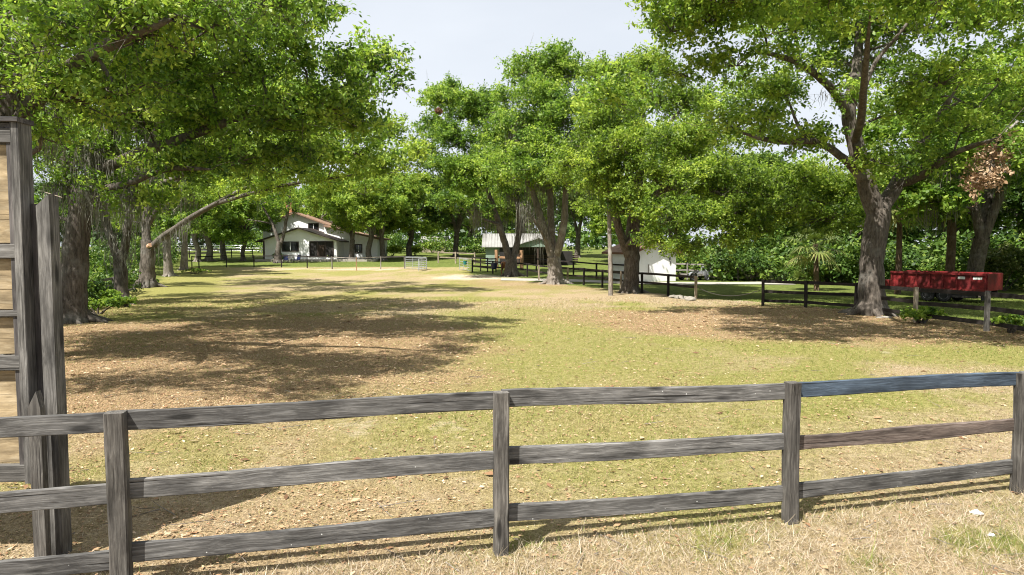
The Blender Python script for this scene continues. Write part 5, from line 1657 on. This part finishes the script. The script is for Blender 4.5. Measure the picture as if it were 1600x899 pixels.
m_ = MB(); m_.tube([(-1.3, WD / 2, .9), (-1.3, WD / 2, .02)], .045, 8); m_.box(-1.4, -1.2, WD / 2 - .1, WD / 2 + .1, .0, .03); m_.build('jack', M['black_metal'], tr)


def wheel(parent, x, y, r, wdt, rim_m):
    m_ = MB()
    m_.lathe([(r * .6, -wdt / 2), (r * .9, -wdt / 2), (r, -wdt * .32), (r, wdt * .32), (r * .9, wdt / 2), (r * .6, wdt / 2)], 24, (x, y, r), 'y')
    ty = m_.build('wheel', M['rubber'], parent)
    m_ = MB(); m_.lathe([(r * .08, -wdt * .3), (r * .5, -wdt * .34), (r * .6, -wdt * .5), (r * .61, wdt * .4)], 20, (x, y - .01, r), 'y'); m_.build('rim', rim_m, ty)
    return ty


for xx in (L * .40, L * .40 + .84):
    for yy in (.16, WD - .16):
        wheel(tr, xx, yy, .37, .22, M['fender'])
m_ = MB()
m_.box(L * .4 - .5, L * .4 + 1.34, -.02, .3, .755, .765)
m_.build('fender', M['black_metal'], tr)
m_ = MB(); m_.box(L - 1.9, L - .5, .1, .42, .28, .62); m_.build('ramp_box', M['black_metal'], tr)
m_ = MB(); m_.box(L - .25, L - .2, .05, .5, .18, .7); m_.build('mud_flap', M['rubber'], tr)

# utility trailer near the grey fence
ub = gp(1077, 439); ub2 = gp(1118, 438)
ut = empty('utility_trailer', ub, 'small grey utility trailer in front of the grey board fence', 'trailer', rz=math.atan2(ub2.y - ub.y, ub2.x - ub.x))
m_ = MB(); m_.box(-.2, 2.1, .0, 1.3, .42, .5); m_.box(-.2, 2.1, 0, .05, .5, .62); m_.box(-.2, 2.1, 1.25, 1.3, .5, .62); m_.build('bed', M['grey_wood'], ut)
m_ = MB(); m_.box(1.55, 2.15, -.1, 1.4, .45, .85); m_.build('box', M['fender'], ut)
m_ = MB(); m_.tube([(2.0, .1, .8), (1.9, .6, 1.35), (2.0, 1.2, .8)], .04, 6); m_.tube([(1.5, .3, .8), (1.9, .6, 1.35)], .04, 6); m_.build('winch_frame', M['fender'], ut)
m_ = MB()
vs = []
for k in range(9):
    an = math.pi * k / 8
    for y in (-.32, -.02):
        for rr3 in (.44, .47): vs.append((math.cos(an) * rr3 + .25, y, .34 + math.sin(an) * rr3))
fs = []
for k in range(8):
    a = k * 4; fs += [(a + 1, a + 3, a + 7, a + 5), (a, a + 4, a + 6, a + 2), (a, a + 1, a + 5, a + 4), (a + 2, a + 6, a + 7, a + 3)]
m_.add(vs, fs); m_.build('fender', M['fender'], ut)
wheel(ut, .25, -.17, .33, .2, M['steel']); wheel(ut, .25, 1.47, .33, .2, M['steel']); wheel(ut, 1.75, -.22, .24, .16, M['steel'])

# metal tube gates
def tube_gate(label, p0, p1, h, bars):
    g = empty('metal_gate', p0, label, 'gate')
    v = p1 - p0
    m_ = MB(); m_.tube([(0, 0, .05), (0, 0, h), v + Vector((0, 0, h)), v + Vector((0, 0, .05))], .035, 6); m_.build('frame', M['steel'], g)
    for k in range(bars):
        z = Vector((0, 0, .15 + (h - .25) * k / (bars - 1)))
        MB().tube([z, v + z], .028, 6).build('bar', M['steel'], g)
    for t in (.33, .66):
        MB().tube([v * t + Vector((0, 0, .15)), v * t + Vector((0, 0, h))], .022, 6).build('upright', M['steel'], g)
    return g


tube_gate('silver metal tube gate standing at the end of the back fence', gp(634, 421), gp(666, 422), 1.45, 6)
tube_gate('silver metal tube gate hung with a teal bucket', gp(718, 422), gp(738, 426), 1.4, 5)
tube_gate('second silver tube gate panel right of the gateway', gp(654, 424), gp(667, 421), 1.35, 6)
q = gp(727, 424); q.z += .75; q.y -= .25
mb = MB(); mb.lathe([(.17, 0), (.19, .1), (.23, .4), (.245, .41), (.22, .39), (.17, .05)], 16)
bu = mb.build('bucket', M['teal'], None, mw=Matrix.Translation(q)); tag(bu, 'teal plastic bucket hanging on the silver gate', 'bucket')
q = gp(772, 429); q.z += .55; q.y -= .25
e = empty('feed_tub', q, 'dark blue feed tub hanging on the black fence', 'tub')
mb = MB(); mb.lathe([(.24, 0), (.3, .12), (.36, .62), (.39, .64), (.34, .6), (.24, .06)], 18); mb.build('body', M['blue'], e)
mb = MB(); mb.tube([(-.36, 0, .62), (-.2, 0, .95), (0, 0, 1.05), (.2, 0, .95), (.36, 0, .62)], .018, 6); mb.build('handle', M['steel'], e)

# ------------------------------------------------------------------ chestnut horse behind the V trunk
hp = gp(786, 431)
horse = empty('horse', hp, 'chestnut horse with its rump turned, standing left of the V shaped oak', 'horse', rz=R(-28))
me = bpy.data.meshes.new('body')
J = {}
vl = []; el = []; rl = []
def jn_(name, p, r1, r2=None, par=None):
    J[name] = len(vl); vl.append(p); rl.append((r1, r2 or r1))
    if par: el.append((J[par], J[name]))
# facing away along +Y: rump at y = 0
jn_('pelvis', (0, .25, 1.22), .33, .33)
jn_('croup', (0, .0, 1.24), .27, .25, 'pelvis'); jn_('dock', (0, -.12, 1.26), .12, .12, 'croup')
jn_('loin', (0, .65, 1.20), .31, .33, 'pelvis'); jn_('belly', (0, 1.0, 1.13), .32, .36, 'loin'); jn_('chest', (0, 1.4, 1.12), .28, .38, 'belly'); jn_('breast', (0, 1.62, 1.16), .2, .3, 'chest')
jn_('neck1', (0, 1.82, 1.40), .15, .22, 'breast'); jn_('neck2', (0, 2.02, 1.62), .11, .17, 'neck1'); jn_('poll', (0, 2.16, 1.78), .09, .12, 'neck2')
jn_('face', (0, 2.38, 1.60), .08, .11, 'poll'); jn_('muzzle', (0, 2.55, 1.42), .06, .075, 'face')
for s, n in ((-1, 'l'), (1, 'r')):
    jn_('hip' + n, (s * .17, .18, 1.02), .20, .24, 'pelvis'); jn_('stifle' + n, (s * .19, .28, .78), .12, .16, 'hip' + n); jn_('gaskin' + n, (s * .18, .10, .62), .075, .10, 'stifle' + n)
    jn_('hock' + n, (s * .17, -.04, .48), .055, .07, 'gaskin' + n); jn_('shank' + n, (s * .17, .0, .26), .04, .045, 'hock' + n); jn_('fet' + n, (s * .17, .0, .13), .045, .045, 'shank' + n); jn_('hoof' + n, (s * .17, .05, .03), .06, .065, 'fet' + n)
    jn_('sho' + n, (s * .14, 1.42, .88), .11, .15, 'chest'); jn_('fore' + n, (s * .15, 1.42, .66), .07, .09, 'sho' + n); jn_('wri' + n, (s * .15, 1.42, .44), .05, .055, 'fore' + n); jn_('can' + n, (s * .15, 1.42, .26), .036, .04, 'wri' + n); jn_('ffet' + n, (s * .15, 1.43, .12), .042, .042, 'can' + n); jn_('fhoof' + n, (s * .15, 1.47, .03), .06, .06, 'ffet' + n)
    jn_('ear' + n, (s * .07, 2.12, 1.92), .03, .03, 'poll')
me.from_pydata(vl, el, [])
ho = link_mesh('body', me, M['horse'], horse)
sk = ho.modifiers.new('skin', 'SKIN')
for i, v in enumerate(me.skin_vertices[0].data):
    v.radius = rl[i]; v.use_root = (i == 0)
ho.modifiers.new('sub', 'SUBSURF').levels = 2
ho.modifiers['sub'].render_levels = 2
m_ = MB(); m_.tube([(0, -.14, 1.28), (0, -.25, 1.1), (0, -.26, .8), (0, -.22, .5)], [.04, .07, .08, .02], 8); m_.build('tail', M['horse_dark'], horse, smooth=True)
m_ = MB(); m_.tube([(0, 1.55, 1.47), (0, 1.8, 1.68), (0, 2.0, 1.84), (0, 2.14, 1.92)], [.04, .06, .06, .03], 6); m_.build('mane', M['horse_dark'], horse, smooth=True)

# ------------------------------------------------------------------ garden chairs by the house
def chair(label, p, rz):
    c = empty('garden_chair', p, label, 'chair', 'garden chairs by the house', rz)
    MB().box(-.3, .3, -.3, .3, .4, .47).build('seat', M['blue'], c)
    MB().add([(-.3, .26, .47), (.3, .26, .47), (.3, .42, 1.1), (-.3, .42, 1.1), (-.3, .31, .47), (.3, .31, .47), (.3, .47, 1.1), (-.3, .47, 1.1)], [(0, 1, 2, 3), (7, 6, 5, 4), (0, 4, 5, 1), (1, 5, 6, 2), (2, 6, 7, 3), (3, 7, 4, 0)]).build('backrest', M['blue'], c)
    for x in (-.27, .27):
        for y in (-.27, .27): MB().box(x - .025, x + .025, y - .025, y + .025, 0, .4).build('leg', M['black_metal'], c)
        MB().box(x - .03, x + .03, -.3, .3, .62, .66).build('armrest', M['blue'], c)


for px, lb_, rz in ((447, 'dark garden chair before the house, nearest the window tree', .4), (464, 'dark garden chair before the house, the right one of the pair', -.5)):
    chair(lb_, gp(px, 411), rz)
tb_ = empty('garden_table', gp(455, 411), 'dark round garden table between the two garden chairs', 'table')
MB().lathe([(.55, .68), (.56, .7), (.55, .73)], 18).build('top', M['dark_wood'], tb_)
MB().lathe([(.28, 0), (.27, .03), (.05, .06), (.05, .68)], 12).build('pedestal', M['black_metal'], tb_)

# stones along the black fence
for i, (px, py, s) in enumerate(((1052, 466, .2), (1061, 467, .23), (1070, 468, .2), (1079, 470, .24))):
    p = gp(px, py); r_ = random.Random(i)
    mb = MB(); pr = []
    mb.lathe([(.05, -.05), (1.0, .0), (1.1, .35), (.85, .75), (.3, .95)], 8)
    mb.v = [(v[0] * s * 1.2 * r_.uniform(.8, 1.15), v[1] * s * r_.uniform(.8, 1.15), v[2] * s * r_.uniform(.9, 1.1)) for v in mb.v]
    tag(mb.build('stone', M['stone'], None, mw=Matrix.Translation(p)), ('leftmost', 'second from left', 'third from left', 'rightmost')[i] + ' of four pale stones below the black fence', 'stone', 'stones below the fence')
for i, (px, py, s) in enumerate(((1385, 497, .16), (1374, 497, .1))):
    p = gp(px, py); mb = MB(); mb.lathe([(.2, -.1), (1, 0), (1.05, .3), (.6, .6)], 7)
    mb.v = [(v[0] * s * 1.4, v[1] * s, v[2] * s * .7) for v in mb.v]
    tag(mb.build('stone', M['stone'], None, mw=Matrix.Translation(p)), ('larger', 'smaller')[i] + ' pale stone at the foot of the big oak', 'stone')
# scraps of white rubbish in the near grass
for i, (px, py, s, lb_) in enumerate(((1526, 804, .05, 'crumpled white scrap in the grass near the last fence post'), (1549, 838, .03, 'small white scrap lying in the near grass at lower right'))):
    p = gp(px, py); r_ = random.Random(40 + i); mb = MB()
    mb.lathe([(.5, 0), (1, .2), (.9, .6), (.4, .9)], 9)
    mb.v = [(v[0] * s * r_.uniform(.5, 1.4), v[1] * s * r_.uniform(.5, 1.4), v[2] * s * r_.uniform(.5, 1.2)) for v in mb.v]
    tag(mb.build('scrap', M['white_thing'], None, mw=Matrix.Translation(p)), lb_, 'litter')
# leaf nest in the crown
p = at(685, 174, 64.5)
V, F, tint, *_ = leaf_cloud(np.array([(0, 0, 0, .32, .32, .25)]), 900, .16, 91, 10, .2, .1, clump=1)
tag(link_mesh('squirrel_nest', np_mesh('squirrel_nest', V, F, {'tint': tint * .12}), M['leaf_dead'], None, Matrix.Translation(p)), 'brown leaf nest high in the oak before the barn', 'nest')

# ------------------------------------------------------------------ the far wood that closes the view
rw = np.random.default_rng(500)
lb = []
for k in range(150):
    t = k / 149
    an = R(-62) + R(124) * t
    dd = 165 + rw.uniform(-12, 25)
    x, y = math.sin(an) * dd * 1.2, math.cos(an) * dd
    y = max(y, 70)
    if x > 40: y = max(70, y * .75)
    g0 = G(x, y)
    hh = rw.uniform(9, 15)
    for q in range(3):
        lb.append((x + rw.normal(0, 3), y + rw.normal(0, 3), g0 + hh * (q + .5) / 3.2, rw.uniform(3, 5), rw.uniform(2.5, 4), rw.uniform(2.2, 3.6)))
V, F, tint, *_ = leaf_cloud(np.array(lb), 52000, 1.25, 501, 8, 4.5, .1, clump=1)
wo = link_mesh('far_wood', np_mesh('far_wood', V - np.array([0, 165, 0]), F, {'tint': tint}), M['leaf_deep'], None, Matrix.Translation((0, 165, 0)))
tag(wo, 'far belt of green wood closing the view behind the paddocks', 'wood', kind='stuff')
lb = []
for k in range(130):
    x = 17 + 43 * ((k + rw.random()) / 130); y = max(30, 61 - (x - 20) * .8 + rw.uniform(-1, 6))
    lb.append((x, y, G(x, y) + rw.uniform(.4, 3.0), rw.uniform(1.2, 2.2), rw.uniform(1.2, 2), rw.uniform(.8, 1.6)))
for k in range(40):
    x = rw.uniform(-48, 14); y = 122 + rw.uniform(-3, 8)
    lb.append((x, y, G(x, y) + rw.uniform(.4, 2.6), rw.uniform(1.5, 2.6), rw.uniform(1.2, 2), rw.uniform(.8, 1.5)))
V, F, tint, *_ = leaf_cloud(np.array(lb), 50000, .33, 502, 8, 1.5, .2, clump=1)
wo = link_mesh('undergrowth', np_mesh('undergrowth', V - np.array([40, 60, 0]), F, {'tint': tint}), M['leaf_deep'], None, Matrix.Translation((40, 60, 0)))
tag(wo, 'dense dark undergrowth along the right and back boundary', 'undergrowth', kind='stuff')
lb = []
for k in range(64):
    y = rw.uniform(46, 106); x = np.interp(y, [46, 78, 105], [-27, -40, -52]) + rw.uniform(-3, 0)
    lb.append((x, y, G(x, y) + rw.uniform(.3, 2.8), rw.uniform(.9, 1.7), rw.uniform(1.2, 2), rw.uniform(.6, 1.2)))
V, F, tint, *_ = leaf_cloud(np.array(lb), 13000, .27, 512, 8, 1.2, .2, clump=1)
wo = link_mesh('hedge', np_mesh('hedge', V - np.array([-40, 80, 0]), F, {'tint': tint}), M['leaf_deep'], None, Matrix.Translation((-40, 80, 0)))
tag(wo, 'loose dark undergrowth behind the left row of oaks', 'hedge', kind='stuff')
